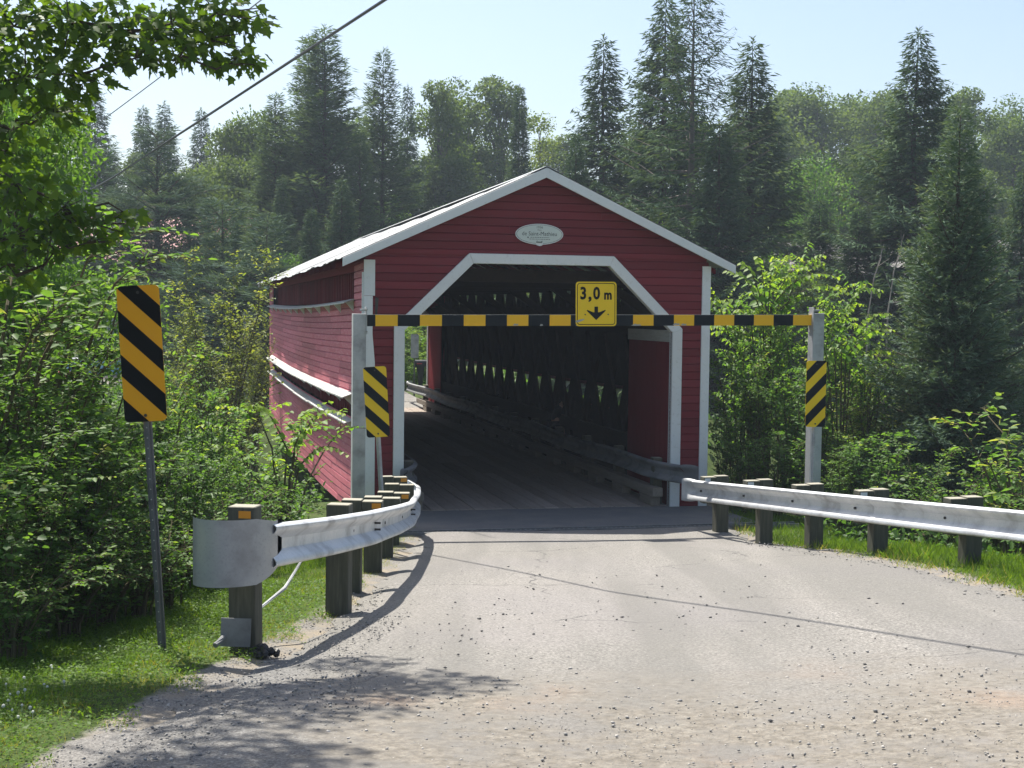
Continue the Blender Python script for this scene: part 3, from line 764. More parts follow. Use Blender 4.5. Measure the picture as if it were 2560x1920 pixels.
def upost(z0, z1, m, parent, w=.062, name='post'):
    pr = [(-w/2, .012), (-w/2 + .004, 0), (-w*.22, 0), (-w*.16, -.028), (w*.16, -.028), (w*.22, 0), (w/2 - .004, 0), (w/2, .012), (w/2, .017), (w/2 - .006, .006), (w*.24, .006), (w*.18, -.022), (-w*.18, -.022), (-w*.24, .006), (-w/2 + .006, .006), (-w/2, .017)]
    po = MB().prism(pr, 'z', z0, z1).obj(name, M[m], parent)
    hb = MB(); z = z0 + .12
    while z < z1 - .05: hb.tube([(0, -.0295, z), (0, -.0279, z)], .0055, 6); z += .075
    hb.obj('punched_holes', M['scuff'], po)['kind'] = 'stuff'
    return po
def marker(loc, lean, rz, h_post, mirror, label, face='orange', post='greenpost', blackm='black', W=.305, H=.985, back=False):
    o = tag(empty('hazard_marker', loc), label, 'hazard marker', 'striped hazard markers'); o.rotation_euler = (0, R(lean), R(rz))
    upost(-.35, h_post + H - .03, post, o)
    rr = rrect(W, H, .038); cz = h_post + H / 2
    pn = MB().prism([(x, z + cz) for x, z in rr], 'y', -.036, -.032).obj('panel', M['galvpost' if back else face], o)
    if not back:
        for k in range(-2, 5):
            d0 = .169 + .32 * (k - 1); d1 = d0 + .160
            q = [(-1, H/2 - (d0 - 1 + W/2)), (1, H/2 - (d0 + 1 + W/2)), (1, H/2 - (d1 + 1 + W/2)), (-1, H/2 - (d1 - 1 + W/2))]
            c = clip_poly(q[::-1], rr)
            if len(c) > 2:
                if mirror: c = [(-x, z) for x, z in c][::-1]
                MB().prism([(x, z + cz) for x, z in c], 'y', -.0375, -.0362).obj('stripe', M[blackm], o)
        for z in (cz + H/2 - .05, cz - H/2 + .045): MB().tube([(0, -.044, z), (0, -.034, z)], .012, 8).obj('bolt', M['bolt'], o)
    return o
p = ray(405, 1600, 10.3)
marker((p.x, p.y, float(terrain_z(p.x, p.y))), -3.6, 2, 1.69, False, 'tall amber and black striped marker leaning on a green steel post in the grass')
marker((-1.655, 18.7, -.02), -3.6, 8, 1.64, False, 'yellow and black striped marker on a leaning steel post beside the left gantry post', 'yellow', 'galvpost', 'bluegrey', .305, .93)
marker((4.34, 20.35, -.25), .2, 12, 1.94, True, 'yellow and black striped marker in front of the right gantry post', 'yellow', 'galvpost', 'bluegrey', .305, .95)
marker((-3.68, 53.4, .15), 0, BYAW * 57, 1.35, False, 'grey back of a marker sign beyond the far end of the bridge, beside the mailbox', back=True, W=.30, H=.9)
marker((-9.2, 52.2, .1), 0, BYAW * 57, 1.3, False, 'grey back of a marker sign under the far height gantry', back=True, W=.30, H=.9)

# ------------------------------------------------------------------ height-limit gantries
def gantry(A, B_, zA, zB, gl, gr_, label, stripes=True, first=.11):
    A = Vector((A[0], A[1], 0)); B_ = Vector((B_[0], B_[1], 0)); d = B_ - A; ln = d.length; ang = math.atan2(d.y, d.x)
    o = tag(empty('height_gantry', A, ang), label, 'height barrier')
    for x, zb, zt, nm in ((0, gl, zA + .10, 'l'), (ln, gr_, zB + .11, 'r')):
        w = .19; hh = .095; pr = [(x - w/2, -hh), (x + w/2, -hh), (x + w/2, -hh + .012), (x - w/2 + .012, -hh + .012), (x - w/2 + .012, hh - .012), (x + w/2, hh - .012), (x + w/2, hh), (x - w/2, hh)]
        if nm == 'r': pr = [(x - w/2, -hh), (x + w/2, -hh), (x + w/2, hh), (x - w/2, hh)]
        MB().prism(pr, 'z', zb, zt).obj('gantry_post', M['galvpost'], o, bevel=.006)
        sx = 1 if nm == 'l' else -1
        zc = zA if nm == 'l' else zB
        br_ = MB().box((x + sx * .098 - .007, -.115, zc - .2), (x + sx * .098 + .007, .06, zc + .2)); br_.box((x + sx * .098 - (.10 if sx > 0 else -.0), -.115, zc + .14), (x + sx * .098 + (0 if sx > 0 else .10), -.100, zc + .17))
        bo = br_.obj('bracket', M['galvpost'], o, bevel=.003)
        for dz in (-.16, .16): MB().tube([(x + sx * .098, -.135, zc + dz), (x + sx * .098, -.112, zc + dz)], .014, 6).obj('bolt', M['scuff'], bo)
    x0, x1 = .125, ln - .10; zz = lambda x: zA + (zB - zA) * x / ln
    def seg(a, c, gx, m, nm, par):
        vs_ = [(q, sy * (.05 + gx), zz(q) + sz * (.0825 + gx)) for q in (a, c) for sy, sz in ((-1, -1), (1, -1), (1, 1), (-1, 1))]
        return MB().add(vs_, [(0,1,2,3), (7,6,5,4), (0,4,5,1), (1,5,6,2), (2,6,7,3), (3,7,4,0)]).obj(nm, M[m], par)
    bar = seg(x0, x1, 0, 'barpaint' if stripes else 'galvpost', 'bar', o)
    if stripes:
        x = x0 - .002; e = x0 + first
        while x < x1:
            seg(x, min(e, x1 + .002), .0012, 'bluegrey', 'stripe', bar); x = e + .3305; e = x + .3305
        for x, w, z in ((2.35, .09, -.06), (2.75, .05, -.065), (3.35, .13, -.07), (4.25, .16, -.066), (4.9, .12, -.055), (5.02, .10, -.062)):
            pr = [(x + w * a, zz(x) + z + .03 * b_) for a, b_ in ((-.5, -.5), (-.2, -.62), (.2, -.55), (.55, -.5), (.35, .0), (.5, .4), (.1, .1), (-.1, .5), (-.3, .0))]
            MB().prism(pr, 'y', -.0535, -.0522).obj('scrape', M['scuff'], bar)
        MB().box((x0, -.049, zz(0) + .0838), (x1, .049, zz(0) + .0846)).obj('top_highlight', M['galv'], bar).rotation_euler = (0, -math.atan2(zB - zA, ln), 0)  # pale strip laid along the bar to draw its bright top highlight
    return o, ln, ang, zz
GA, GB = (-2.255, 20.84), (4.81, 22.53)
go, gln, gang, gzz = gantry(GA, GB, 3.132, 3.212, -.3, -.5, 'grey steel height gantry with yellow and black striped bar before the bridge')
gantry((-9.55, 50.9), (-2.3, 52.6), 3.09, 3.10, -.1, -.1, 'bare grey height gantry standing beyond the far end of the bridge', stripes=False)
# clearance sign on the bar
p = ray(1487, 760, 21.72); sx = (p.x - GA[0]) / math.cos(gang); sp_ = Vector((GA[0] + math.cos(gang) * sx, GA[1] + math.sin(gang) * sx, p.z))
cs = tag(empty('clearance_sign', sp_ + Vector((math.sin(gang), -math.cos(gang), 0)) * .062, gang), 'yellow square clearance sign reading 3,0 m with a down arrow', 'sign')
cs.rotation_euler = (0, -.012, gang)
MB().prism(rrect(.645, .675, .05), 'y', -.004, 0).obj('panel', M['yellow'], cs)
MB().prism(rrect(.605, .635, .045), 'y', -.0052, -.0043).obj('border_line', M['black'], cs)
MB().prism(rrect(.583, .613, .036), 'y', -.0064, -.0054).obj('face', M['yellow'], cs)
for s_, x, z, size, sx_ in (('3', -.205, .153, .255, .85), (',', -.10, .150, .26, 1.0), ('0', .005, .153, .255, .85), ('m', .185, .134, .20, .82)):
    txt(cs, s_, size, x, z, 'black', -.0072, .009, sx_)
MB().prism([(-.028, -.04), (.028, -.04), (.028, -.125), (.05, -.125), (.145, -.088), (.148, -.105), (0, -.245), (-.148, -.105), (-.145, -.088), (-.05, -.125), (-.028, -.125)], 'y', -.0082, -.0066).obj('down_arrow', M['black'], cs)
for x in (-.175, .19): MB().tube([(x, -.011, -.16), (x, -.006, -.16)], .011, 8).obj('bolt', M['bolt'], cs)
MB().prism([(-.322, -.255), (-.25, -.232), (-.18, -.228), (-.2, -.245), (-.24, -.262), (-.29, -.28), (-.33, -.275)], 'y', -.0085, -.0066).obj('scrape', M['scuff'], cs)

# ------------------------------------------------------------------ roadside guardrails
def spl(P, n):
    P = np.array(P, float); t = np.concatenate([[0], np.cumsum(np.linalg.norm(np.diff(P[:, :2], axis=0), axis=1))]); q = np.linspace(0, t[-1], n)
    S = np.stack([np.interp(q, t, P[:, k]) for k in range(3)], -1)
    for _ in range(6): S[1:-1] = .25 * S[:-2] + .5 * S[1:-1] + .25 * S[2:]
    return [Vector(v) for v in S]
def rail_post(parent, c, d, side, z_top, refl=None, block=True, post=True, zg=None, w=.20):
    """c: back of the rail at mid height; d: travel direction"""
    d = Vector((d.x, d.y, 0)).normalized(); n = Vector((d.y, -d.x, 0)) * side; a = math.atan2(d.y, d.x)
    zg = zg if zg is not None else float(terrain_z((c - n * .3).x, (c - n * .3).y))
    if block:
        q = c - n * .105; b_ = MB().box((-.075, -.10, -.18), (.075, .10, z_top - c.z - .012)).obj('block', M['post'], parent, loc=q, rot=(0, 0, a), bevel=.006)
    if post:
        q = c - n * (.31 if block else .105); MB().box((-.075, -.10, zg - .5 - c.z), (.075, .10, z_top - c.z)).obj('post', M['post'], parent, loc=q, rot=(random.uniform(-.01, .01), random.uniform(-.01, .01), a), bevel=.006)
    if refl:
        q = c - n * (.06 if block else .08) - d * .0775; q.z = z_top - .055
        MB().box((-.001, -.045, -.026), (.001, .045, .026)).obj('reflector', M[refl], parent, loc=q, rot=(0, 0, a))
    q = c + n * .012; MB().tube([q - n * .01, q + n * .012], .016, 6).obj('bolt', M['bolt'], parent)
lg = tag(empty('guardrail', (-1.75, 9.9, .8)), 'curved galvanised guardrail with a rounded end and amber reflectors on wooden posts', 'guardrail', 'roadside guardrails'); lgi = lg.matrix_world.copy()
lg.location = (0, 0, 0)
LP = spl([(-1.74, 9.92, 1.78), (-1.50, 11.3, 1.63), (-1.30, 12.75, 1.48), (-1.23, 15, 1.225), (-1.25, 17, .99), (-1.30, 19, .84), (-1.38, 20.3, .78), (-1.60, 21.3, .745)], 90)
LP = [v - Vector((0, 0, .156)) for v in LP]
cuts = [0, 24, 58, 80, 89]
for k in range(4):
    a, c = cuts[k], cuts[k + 1]; wbeam(LP[a:min(c + 3, 90)], 'rail_section', lg, 1, 1.0, .007 * (3 - k) if k < 3 else 0)
    for z in (-.10, -.03, .03, .10):
        if k:
            v = LP[a + 1]; MB().tube([v + Vector((.03, 0, z)), v + Vector((.086, 0, z))], .011, 6).obj('bolt', M['bolt'], lg)
fishtail(LP[-1], LP[-1] - LP[-3], 'end_flare', lg, 1, -.05)
for idx, (yv, refl) in enumerate(((10.05, 'reflo'), (12.15, None), (14.05, 'reflo'), (15.95, None), (17.85, 'reflo'), (19.6, None), (21.1, 'reflo'))):
    k = min(range(89), key=lambda i: abs(LP[i].y - yv)); d = LP[min(k + 1, 89)] - LP[max(k - 1, 0)]
    rail_post(lg, LP[k] + Vector((-.07 if idx == 0 else 0, 0, 0)), d, 1, LP[k].z + .156 + (.075 if idx else .12), refl, block=idx > 0 and idx != 1)
# rounded end plate
v0 = LP[0]; d0 = (LP[0] - LP[3]); d0.z = 0; d0.normalize(); nl = Vector((d0.y, -d0.x, 0))   # nl: outer side -> to the left
nl = Vector((-1, -.12, 0)).normalized(); vs_, fs = [], []; rr_ = .27; steps = 18; cen = v0 + nl * (rr_ - .03) + Vector((.05, 0, .0))
arc = [v0 + Vector((.085, .30, 0)), v0 + Vector((.085, .12, 0))] + [cen - nl * rr_ * math.cos(t) + d0 * rr_ * 1.05 * math.sin(t) for t in np.linspace(.05, 2.75, steps)]
for i, q in enumerate(arc):
    t = i / (len(arc) - 1); e = min(1, t * 3.2); hb, ht = -.158 - .085 * e, .158 + .05 * e + .02 * t
    for z in (hb, ht): vs_.append(q + Vector((0, 0, z)))
n0 = len(vs_); vs_ += [v + Vector((0, .004, 0)) for v in vs_]
for i in range(len(arc) - 1):
    q = (2*i, 2*i+2, 2*i+3, 2*i+1); fs.append(q); fs.append(tuple(n0 + j for j in q[::-1]))
MB().add(vs_, fs).obj('end_plate', M['galvend'], lg, smooth=True)
pp = ray(584, 1568, 10.0)
bp = MB().box((-.105, -.006, -.10), (.105, .006, .10)).obj('bearing_plate', M['galvdark'], lg, loc=(pp.x + .03, 9.925, pp.z - .02), rot=(-.06, .03, .05))
MB().tube([(pp.x - .05, 9.90, pp.z - .05), (pp.x - .09, 9.80, pp.z - .085)], .020, 8).obj('anchor_pipe', M['galvdark'], lg)
MB().tube([(pp.x, 10.0, pp.z - .02), (-1.70, 10.65, 1.18), (-1.56, 11.3, 1.46)], .014, 8).obj('anchor_cable', M['galvpost'], lg)
rg = tag(empty('guardrail', (0, 0, 0)), 'straight galvanised guardrail with white reflectors along the grass right of the bridge', 'guardrail', 'roadside guardrails')
RP = spl([(6.50, 9.2, 1.80), (5.05, 14, 1.385), (4.13, 17, 1.135), (3.4, 19.4, .94), (2.82, 21.3, .785)], 90)
RP = [v - Vector((0, 0, .156)) for v in RP]
cuts = [0, 24, 52, 89]
for k in range(3): wbeam(RP[cuts[k]:min(cuts[k+1] + 3, 90)], 'rail_section', rg, -1, 1.0, .007 * (k % 2))
fishtail(RP[-1], RP[-1] - RP[-3], 'end_flare', rg, -1, .03)
for idx, (yv, refl) in enumerate(((21.25, 'reflw'), (19.85, 'reflw'), (18.45, None), (16.9, 'reflw'), (15.15, None), (13.4, 'reflw'), (11.7, None))):
    k = min(range(89), key=lambda i: abs(RP[i].y - yv)); d = RP[min(k + 1, 89)] - RP[max(k - 1, 0)]
    rail_post(rg, RP[k], d, -1, RP[k].z + .156 + .07, refl)

# ------------------------------------------------------------------ mailbox, wires
p = ray(1051, 908, 55.0); zg = float(terrain_z(p.x, p.y))
mbx = tag(empty('mailbox', (p.x, p.y, zg), BYAW), 'black mailbox with a red flag on a black post past the bridge', 'mailbox')
prf = [(-.13, 0), (.13, 0), (.13, .14)] + [(.13 * math.cos(a), .14 + .12 * math.sin(a)) for a in np.linspace(.3, 2.84, 7)] + [(-.13, .14)]
hb_ = p.z - .13 - zg
b_ = MB(); b_.prism([(y_, z_ + hb_) for y_, z_ in prf], 'x', -.22, .24); b_.obj('box', M['blackplastic'], mbx)
MB().prism([(-.09, -.2), (.09, -.2), (.08, hb_ * .6), (.15, hb_ - .002), (-.15, hb_ - .002), (-.08, hb_ * .6)], 'y', -.07, .07).obj('post', M['blackplastic'], mbx)
MB().box((-.16, -.142, hb_ + .10), (.04, -.132, hb_ + .135)).obj('flag', M['redplastic'], mbx)
def wire(name, P, r, m, label):
    o = MB().tube(P, r, 7).obj(name, M[m], None, smooth=True); return tag(o, label, 'cable', 'overhead wires')
def sagline(a, c, sg, n=40):
    a = Vector(a); c = Vector(c); return [a.lerp(c, t) - Vector((0, 0, 4 * sg * t * (1 - t))) for t in np.linspace(0, 1, n)]
A_, B2 = Vector((-2.8, 20.5, 7.1)), Vector((-9.4, 33.4, 6.3)); dd = (B2 - A_)
wire('overhead_cable', [A_ - dd * 1.7 + Vector((0, 0, .55)), A_ - dd * 1.0 + Vector((0, 0, .12)), A_ - dd * .5, A_ - dd * .2, A_ + dd * .15, A_ + dd * .5, B2, A_ + dd * 1.6 + Vector((0, 0, .15)), A_ + dd * 2.2 + Vector((0, 0, .6))], .023, 'wire', 'thick twisted black service cable running overhead past the bridge roof')
a, c = ray(560, 62, 30), ray(20, 462, 52); dv = c - a
wire('thin_wire', sagline(a - dv * .25, c + dv * .4, .15), .014, 'wireg', 'thin grey wire partly hidden by the maple branch')
a, c = ray(255, 650, 62), ray(450, 700, 62)
wire('thin_wire', sagline(a - (c - a) * 1, c + (c - a) * 1.1, .1), .012, 'wireg', 'thin wire in front of the pink roofed house')

# ------------------------------------------------------------------ houses and yard things across the river
def window(par, p, w, h, ax='y', d=.05):
    x, y, z = p; f_ = MB().box((x - w/2 - .08, y - d, z - h/2 - .08), (x + w/2 + .08, y, z + h/2 + .08)).obj('window', M['housewhite'], par)
    MB().box((x - w/2, y - d - .012, z - h/2), (x - .03, y - d + .01, z + h/2)).obj('pane', M['glass'], f_); MB().box((x + .03, y - d - .012, z - h/2), (x + w/2, y - d + .01, z + h/2)).obj('pane', M['glass'], f_)
def house(name, loc, rz, W, D, zw, zr, wall, roofm, label, ov=.5):
    o = tag(empty(name, loc, rz), label, 'house')
    MB().prism([(-D/2, -2), (D/2, -2), (D/2, zw), (0, zr - .12), (-D/2, zw)], 'x', -W/2, W/2).obj('wall', M[wall], o)
    sl = (zr - zw) / (D / 2)
    for s in (-1, 1):
        MB().prism([(0, zr + .06), (s * (D/2 + ov), zw - sl * ov + .06), (s * (D/2 + ov), zw - sl * ov - .06), (0, zr - .06)], 'x', -W/2 - ov, W/2 + ov).obj('roof', M[roofm], o)
        if roofm == 'pinkroof':
            for k in range(int(W * 2.2)):
                x = -W/2 - ov + .1 + k * .45; MB().prism([(0, zr + .10), (s * (D/2 + ov), zw - sl * ov + .10), (s * (D/2 + ov), zw - sl * ov + .06), (0, zr + .06)], 'x', x, x + .05).obj('roof_rib', M[roofm], o)
    return o
p = ray(385, 700, 76); zg = float(terrain_z(p.x, p.y))
h1 = house('house', (p.x + .5, p.y + 4, zg), -.12, 11, 9, ray(385, 668, 76).z - zg, ray(385, 545, 80).z - zg, 'housewhite', 'pinkroof', 'house with a faded pinkish red ribbed roof behind the tall pine')
for x in (-3.5, 0, 3.2): window(h1, (x, -4.5, 1.9), 1.2, 1.2)
MB().box((1.3, -4.56, 0), (2.2, -4.5, 2.1)).obj('door', M['redplastic'], h1)
p = ray(2105, 800, 60); zg = float(terrain_z(p.x, p.y))
h2 = house('house', (p.x + .6, p.y + 4.5, zg), .35, 8, 9, ray(2100, 775, 60).z - zg, ray(2100, 612, 64).z - zg, 'stucco', 'greyroof', 'grey shingled house with white dormer trim behind the spruces on the right')
for x in (-3.0, -.6, 2.2):
    d_ = empty('dormer', (x, -3.6, ray(2100, 740, 60).z - zg), 0, h2)
    MB().box((-.65, -.9, -.2), (.65, 1.6, 1.0)).obj('dormer_wall', M['stucco'], d_)
    MB().prism([(-.85, .98), (0, 1.55), (.85, .98), (0, 1.42)], 'y', -1.1, 2.2).obj('dormer_roof', M['greyroof'], d_)
    MB().box((-.4, -.93, .0), (.4, -.89, .85)).obj('dormer_window', M['glass'], d_)
for x in (-3, 0, 3): window(h2, (x, -4.5, 1.6), 1.0, 1.2)
p = ray(2560, 820, 56); zg = float(terrain_z(p.x, p.y))
h3 = house('house', (p.x + 3.4, p.y + 3, zg), .5, 9, 8, ray(2560, 760, 56).z - zg, ray(2560, 610, 58).z - zg, 'stucco', 'greyroof', 'house with a pale grey roof and white porch post behind the light green spruce')
for x in (-4.0, -1.5): MB().box((x - .09, -5.2, -1), (x + .09, -5.0, 2.4)).obj('porch_post', M['housewhite'], h3)
window(h3, (-2.6, -4.0, 1.5), 1.2, 1.2)
p = ray(258, 902, 60); zg = float(terrain_z(p.x, p.y))
po = tag(empty('pool', (p.x, p.y, zg)), 'pale blue low pool on the gravel yard behind the left bushes', 'pool')
MB().prism(ell(1.75, .95, 28), 'z', -.3, p.z - zg + .05).obj('pool_wall', M['pool'], po); MB().prism(ell(1.85, 1.05, 28), 'z', p.z - zg + .05, p.z - zg + .11).obj('pool_rim', M['housewhite'], po)
p = ray(152, 948, 52); zg = float(terrain_z(p.x, p.y))
rb_ = MB(); rb_.tube([(-.55, 0, .12), (-.4, 0, .15), (0, 0, .17), (.4, 0, .15), (.58, 0, .22)], [.02, .14, .18, .14, .01], 10)
tag(rb_.obj('plastic_float', M['redplastic'], loc=(p.x, p.y, p.z), smooth=True), 'small red plastic float lying in the yard behind the left bushes', 'float')

# ------------------------------------------------------------------ person leaning at the rail inside the bridge
def skinned(name, nodes, edges, m, parent, sub=2, root=0):
    me = bpy.data.meshes.new(name); me.from_pydata([n[0] for n in nodes], edges, []); me.materials.append(m)
    o = link(name, me, parent); md = o.modifiers.new('skin', 'SKIN'); md.use_smooth_shade = True; md.branch_smoothing = .6
    for i, n in enumerate(nodes):
        r = n[1]; me.skin_vertices[0].data[i].radius = (r, r) if not isinstance(r, tuple) else r; me.skin_vertices[0].data[i].use_root = i == root
    sb = o.modifiers.new('sub', 'SUBSURF'); sb.levels = sub; sb.render_levels = sub; return o
p = ray(1386, 1146, 31.9)
pe = tag(empty('person', (p.x, p.y, .004), BYAW + .12), 'person in black printed shirt, dark jeans and cap leaning forward inside the bridge', 'person')
N = [((0, 0, .80), .12), ((.04, 0, .97), .115), ((.11, 0, 1.10), .125), ((.17, 0, 1.195), .09), ((.215, 0, 1.25), .05), ((.26, 0, 1.31), .078), ((.305, 0, 1.385), .082), ((.33, 0, 1.43), .05), ((.365, 0, 1.325), .018),
     ((0, -.095, .76), .085), ((.03, -.10, .44), .058), ((-.01, -.10, .10), .040), ((.12, -.11, .035), .032),
     ((0, .095, .76), .085), ((.05, .10, .44), .058), ((.02, .10, .10), .040), ((.15, .11, .035), .032),
     ((.14, -.17, 1.15), .055), ((.11, -.205, .91), .040), ((.145, -.20, .69), .026), ((.155, -.195, .62), .026),
     ((.17, .17, 1.15), .055), ((.30, .20, .97), .040), ((.45, .15, .86), .026), ((.51, .13, .84), .026)]
Eg = [(0,1),(1,2),(2,3),(3,4),(4,5),(5,6),(6,7),(5,8),(0,9),(9,10),(10,11),(11,12),(0,13),(13,14),(14,15),(15,16),(2,17),(17,18),(18,19),(19,20),(2,21),(21,22),(22,23),(23,24)]
def hand(i, fwd, th):
    f_ = Vector(fwd); c = Vector(N[i][0])
    for k, (o_, l) in enumerate(((-.022, .062), (-.007, .072), (.008, .066), (.022, .052))):
        a = len(N); N.append((tuple(c + f_ * .03 + Vector((o_, .004, 0)) if abs(f_.z) > .7 else c + f_ * .03 + Vector((0, o_, 0))), .009)); N.append((tuple(Vector(N[a][0]) + f_ * l + Vector((.01, .012, -.01))), .008)); Eg.append((i, a)); Eg.append((a, a + 1))
    a = len(N); N.append((tuple(c + Vector(th) * .035), .010)); N.append((tuple(c + Vector(th) * .05 + f_ * .04), .008)); Eg.append((i, a)); Eg.append((a, a + 1))
hand(20, (.06, 0, -1), (.9, .2, -.3)); hand(24, (.9, -.2, -.25), (.3, -.9, 0))
skinned('body', N, Eg, M['skin'], pe)
skinned('shirt', [((.005, 0, .80), .145), ((.045, 0, .96), .14), ((.115, 0, 1.10), .15), ((.17, 0, 1.19), .10), ((.14, -.175, 1.15), .072), ((.115, -.205, .97), .062), ((.17, .175, 1.15), .072), ((.26, .20, 1.03), .062)], [(0,1),(1,2),(2,3),(2,4),(4,5),(2,6),(6,7)], M['shirt'], pe)
skinned('trousers', [((0, 0, .79), .135), ((0, -.095, .74), .10), ((.03, -.10, .44), .078), ((-.005, -.10, .09), .062), ((0, .095, .74), .10), ((.05, .10, .44), .078), ((.022, .10, .09), .062)], [(0,1),(1,2),(2,3),(0,4),(4,5),(5,6)], M['jeans'], pe)
for y in (-.105, .105):
    skinned('shoe', [((-.055, y, .045), .045), ((.06, y, .045), .048), ((.16, y, .035), .036)], [(0,1),(1,2)], M['shoe'], pe)
skinned('cap', [((.275, 0, 1.40), .075), ((.315, 0, 1.435), .072), ((.40, 0, 1.40), (.012, .05))], [(0,1),(1,2)], M['shirt'], pe)
skinned('hair', [((.205, 0, 1.33), .05), ((.235, 0, 1.38), .062)], [(0,1)], M['shirt'], pe)
b_ = MB()
for k in range(6): b_.beam((.20 + .012 * (k % 2), -.155 + .02 * (k % 3), 1.13 - .035 * k), (.235 - .012 * (k % 2), -.13 + .02 * (k % 3), 1.11 - .035 * k), .008, .02)
b_.obj('shirt_print', M['print'], pe)

# broken asphalt lump at the foot of the guardrail end
q = ray(655, 1600, 9.9); zg = float(terrain_z(q.x, q.y)); b_ = MB()
for k in range(26):
    a = random.uniform(0, 6.28); rr2 = abs(random.gauss(0, .07)); r_ = random.uniform(.012, .035); c = Vector((rr2 * math.cos(a), rr2 * math.sin(a) * .8, .05 * math.exp(-(rr2 / .06) ** 2) + .01))
    b_.tube([c - Vector((0, 0, r_)), c - Vector((r_ * .2, 0, r_ * .3)), c + Vector((0, r_ * .2, r_ * .4)), c + Vector((0, 0, r_ * .8))], [r_ * .6, r_, r_ * .9, r_ * .3], 5)
tag(b_.obj('asphalt_lump', M['bolt'], loc=(q.x, q.y, zg)), 'dark crumbled asphalt lump at the foot of the first guardrail post', 'lump')

# ------------------------------------------------------------------ foliage tools
def unit(v): return v / np.maximum(np.linalg.norm(v, axis=-1, keepdims=True), 1e-9)
def rdir(n, rg): return unit(rg.normal(size=(n, 3)))
LEAF2 = (np.array([(0,0,0),(.32,.25,.05),(.70,.19,.03),(1,0,-.06),(.70,-.19,.03),(.32,-.25,.05)], float), np.array([(0,5,4,3),(0,3,2,1)]))
HEART = (np.array([(0,0,0),(.10,.34,.05),(.55,.33,.05),(1,0,-.10),(.55,-.33,.05),(.10,-.34,.05)], float), np.array([(0,5,4,3),(0,3,2,1)]))
HEART2 = (np.array([(0,0,0),(.22,.36,.05),(.68,.30,.03),(1,0,-.06),(.68,-.30,.03),(.22,-.36,.05)], float), np.array([(0,5,4,3),(0,3,2,1)]))
KITE = (np.array([(0,0,0),(.5,.3,.04),(1,0,0),(.5,-.3,.04)], float), np.array([(0,3,2,1)]))
_mp = [(0,0),(.02,.10),(.10,.42),(.30,.30),(.42,.34),(.62,.52),(.60,.24),(.72,.14),(1,0)]
_ring = _mp + [(a, -b) for a, b in _mp[-2:0:-1]]
MAPLE = (np.array([(.34,0,.0)] + [(a, b, .10 * abs(b) - .06 * a) for a, b in _ring], float), np.array([(0, 1 + k, 1 + (k + 1) % len(_ring)) for k in range(len(_ring))]))
def needle(w): return (np.array([(0,-.3*w,0),(.45,-w,0),(1,0,0),(.45,w,0)], float), np.array([(0,1,2,3)]))
def place(shape, pos, ax, up, size, var):
    S, Fs = shape; pos = np.asarray(pos, float); n = len(pos); ax = unit(np.asarray(ax, float)); up = np.asarray(up, float)
    yv = unit(np.cross(up, ax)); zv = np.cross(ax, yv); sz = np.broadcast_to(np.asarray(size, float).reshape(-1, 1, 1), (n, 1, 1))
    V = pos[:, None] + sz * (S[None, :, 0:1] * ax[:, None] + S[None, :, 1:2] * yv[:, None] + S[None, :, 2:3] * zv[:, None])
    K = len(S); Fa = (Fs[None] + (np.arange(n) * K)[:, None, None]).reshape(-1, Fs.shape[1])
    return V.reshape(-1, 3), Fa, np.repeat(np.asarray(var, float), K)
def joinp(parts):
    Vs, Fs, vs_, o = [], [], [], 0
    for V, Fa, v in parts: Vs.append(V); Fs.append(Fa + o); vs_.append(v); o += len(V)
    return np.concatenate(Vs), np.concatenate(Fs), np.concatenate(vs_)

